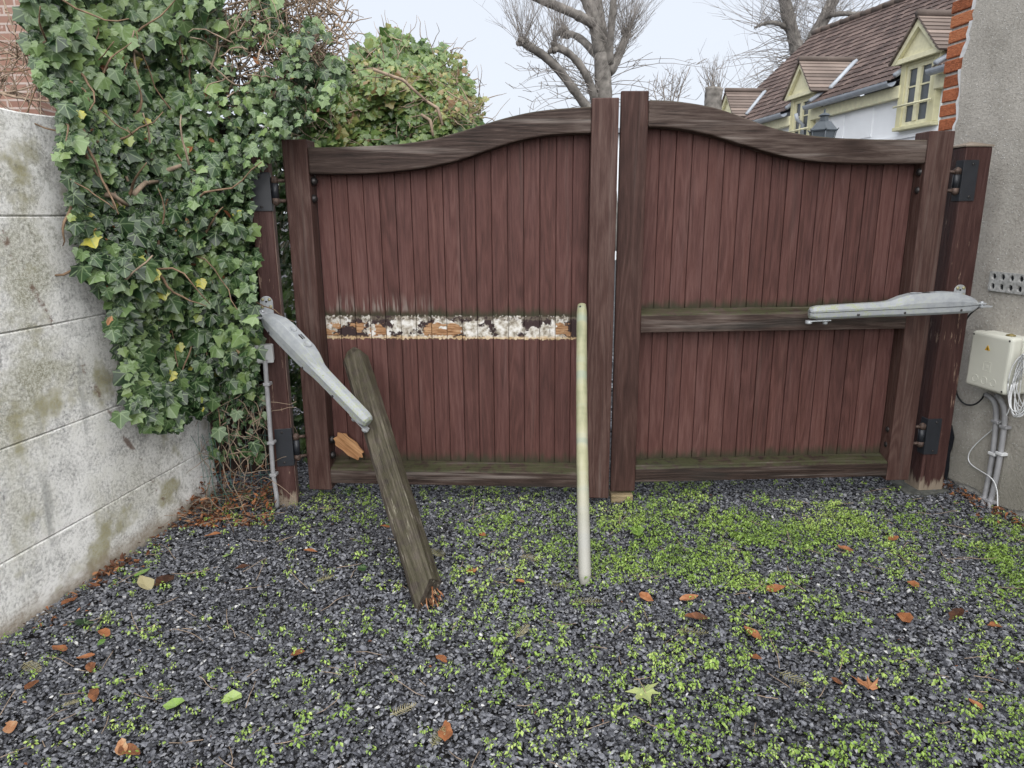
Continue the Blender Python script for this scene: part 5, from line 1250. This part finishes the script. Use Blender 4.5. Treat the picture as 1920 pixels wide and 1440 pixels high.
FL = [
 (582,1032,.052,'oval',.62,m_dry,'bright orange oval leaf on bare gravel left of the leaning beam'),
 (196,1187,.05,'oval',.62,m_dry,'tan brown leaf beside a dark ivy leaf near the wall foot'),
 (158,1170,.062,'ivy',.12,m_ivy,'dark green fallen ivy leaf on the gravel near the wall foot'),
 (190,1204,.034,'oval',.18,m_green,'small dark green leaf just below the tan leaf near the wall'),
 (110,1215,.058,'oval',.5,m_dry,'large rust brown leaf by the wall, left of the ivy leaf'),
 (130,1127,.05,'oval',.45,m_dry,'red brown leaf touching weeds at the wall foot'),
 (60,1283,.045,'oval',.42,m_dry,'dull red leaf on gravel at the left, below the needle twig'),
 (160,1230,.042,'oval',.6,m_dry,'pale brown flat leaf right of the large rust brown leaf'),
 (170,1250,.045,'oval',.4,m_dry,'narrow red brown leaf tilted on gravel below the pale brown leaf'),
 (176,1300,.05,'oval',.4,m_dry,'pointed red brown leaf on gravel left of the green torn leaf'),
 (18,1358,.052,'oval',.8,m_dry,'pale orange leaf at the left end of the foreground gravel'),
 (228,1398,.05,'oval',.85,m_dry,'pale tan leaf half over a red leaf in the foreground'),
 (243,1405,.06,'oval',.42,m_dry,'dark red curled leaf under a pale tan leaf in the foreground'),
 (327,1320,.055,'chip',.55,m_green,'torn light green leaf on foreground gravel, the darker of two'),
 (434,1308,.05,'chip',.7,m_green,'torn light green leaf among weeds, right of the other torn one'),
 (557,1222,.040,'chip',.48,m_dry,'small brick red leaf on gravel below left of the beam foot'),
 (267,1072,.055,'oval',.35,m_green,'light green leaf beside the brown litter at the wall foot'),
 (272,1092,.085,'oval',.86,m_needle,'long pale straw coloured leaf beside the wall foot litter'),
 (307,1090,.085,'oval',.05,m_dry,'dark brown curled leaf right of the straw coloured leaf'),
 (886,1072,.055,'maple',.6,m_dry,'orange lobed leaf on gravel right of the beam foot'),
 (975,1092,.035,'chip',.68,m_dry,'small orange leaf between the beam foot and the pole'),
 (905,1001,.038,'oval',.58,m_dry,'orange leaf on grey gravel in front of the left leaf'),
 (1212,1117,.058,'oval',.66,m_dry,'round orange leaf on weeds right of the pole foot'),
 (1194,995,.10,'oval',.45,m_green,'long light green leaf in the thick weeds right of the pole'),
 (828,1235,.045,'oval',.52,m_dry,'rust orange oval leaf in the middle of the foreground gravel'),
 (836,1368,.062,'oval',.52,m_dry,'red brown oval leaf lying beside dry needles in the foreground'),
 (1204,1290,.105,'maple',.92,m_green,'large pale yellow green lobed leaf on the foreground gravel'),
 (1632,1290,.082,'maple',.66,m_dry,'large orange maple leaf on bare gravel at the right'),
 (1292,1118,.06,'oval',.68,m_dry,'pale orange leaf on weeds next to the round orange one'),
 (1305,1155,.075,'oval',.30,m_dry,'broad dull brown leaf below the two pale orange ones'),
 (1455,1098,.062,'oval',.55,m_dry,'orange brown leaf caught in weeds at centre right'),
 (1411,1182,.055,'oval',.55,m_dry,'flat brown leaf on gravel below the orange brown one'),
 (1416,1228,.04,'oval',.5,m_dry,'narrow orange leaf at the edge of a bright weed clump'),
 (1585,1024,.05,'oval',.5,m_dry,'brown leaf in front of the right gate leaf'),
 (1676,1005,.055,'oval',.58,m_dry,'tan leaf lying beside thick weeds near the right post'),
 (1698,1155,.058,'chip',.58,m_dry,'crumpled tan leaf on gravel at the right'),
 (1793,1150,.075,'oval',.10,m_dry,'dark brown long leaf among bright weeds at the right'),
 (1712,1092,.05,'chip',.62,m_dry,'orange leaf standing in weeds at the right'),
 (1570,1273,.03,'oval',.35,m_dry,'small dark red leaf left of the orange maple leaf'),
 (1830,1318,.035,'oval',.6,m_dry,'slim orange leaf on gravel near the right foreground'),
 (1865,1170,.045,'oval',.5,m_dry,'brown leaf in weeds at the far right'),
 (1480,1090,.0,None,0,None,''),
 (722,985,.035,'oval',.5,m_dry,'small orange leaf left of the leaning beam near the gate'),
 (1180,1020,.0,None,0,None,''),
 (680,1062,.045,'ivy',.3,m_ivy,'small green ivy leaf on gravel left of the leaning beam'),
 (650,920,.055,'ivy',.2,m_ivy,'green ivy leaf under the bottom rail of the left leaf'),
 (400,1000,.055,'oval',.62,m_dry,'tan leaf on gravel beside the corner litter'),
 (425,1041,.035,'chip',.6,m_green,'small yellow green leaf on gravel in front of the wall end'),
 (455,1062,.05,'oval',.15,m_dry,'dark brown leaf on gravel in front of the left post'),
]
for (x, y, s_, sh_, t_, m_, lb) in FL:
    if sh_: fallen(x, y, s_*1.15, sh_, t_, m_, lb)
# dry needle twigs
def needle_twig(px, py, L, rot, label, t_):
    V_, F_ = [], []; n = 11
    for k in range(n):
        x = L*(k/(n-1)-.5); ln = L*.28*(1-.5*abs(k/(n-1)-.4)-.45*(k/(n-1))**3)
        for s_ in (-1, 1):
            b = len(V_); V_ += [(x-.0011, 0, .002), (x+.0011, 0, .002), (x+.55*ln+.0003, s_*ln, random.uniform(.002,.007)), (x+.55*ln-.0008, s_*ln, random.uniform(.002,.007))]; F_.append((b, b+1, b+2, b+3))
    b = len(V_); V_ += [(-L*.62,-.001,.002),(L*.5,-.0006,.003),(L*.5,.0006,.003),(-L*.62,.001,.002)]; F_.append((b,b+1,b+2,b+3))
    me = bpy.data.meshes.new('needle_twig'); me.from_pydata(V_, [], F_); at = me.attributes.new('tint','FLOAT','FACE'); at.data.foreach_set('value', rng.uniform(max(0,t_-.2), min(1,t_+.2), len(F_)).astype(np.float32)); me.materials.append(m_needle)
    o = bpy.data.objects.new('needle_twig', me); C.objects.link(o); p = G(px, py, .02); o.matrix_world = Matrix.Translation((p[0], p[1], gz(p[0], p[1])+.016)) @ Matrix.Rotation(rot, 4, 'Z') @ Matrix.Rotation(random.uniform(-.12,.12), 4, 'Y')
    sol = o.modifiers.new('thickness', 'SOLIDIFY'); sol.thickness = .0008
    tag(o, label, 'twig', 'dry needle twigs on the gravel')
for a in ((758,1328,.075,.5,'pale dry needle twig on the foreground gravel, palest of all',.85),(980,1185,.075,1.0,'dry needle twig on gravel below the space between beam and pole',.75),(820,1035,.10,2.2,'olive needle twig lying beside the leaning beam',.35),(995,1046,.085,-.2,'straw needle twig on grey gravel left of the pole',.6),(1050,1098,.13,-.5,'long dull green needle twig just left of the pole foot',.25),(1100,1128,.11,-.1,'brown needle twig below the pole foot',.4),(1490,1272,.10,-.9,'green grey needle twig on gravel at the right foreground',.35),(1300,1182,.10,-.2,'olive needle twig below the broad brown leaf',.4),(60,1252,.085,-.5,'pale needle twig on gravel close to the wall foot',.7),(610,1083,.07,.7,'straw needle twig on gravel left of the beam foot',.6),(822,1378,.07,1.2,'needle twig half under the red brown oval leaf',.45),(135,1316,.045,.5,'tiny needle twig on the left foreground gravel',.5)):
    needle_twig(*a)
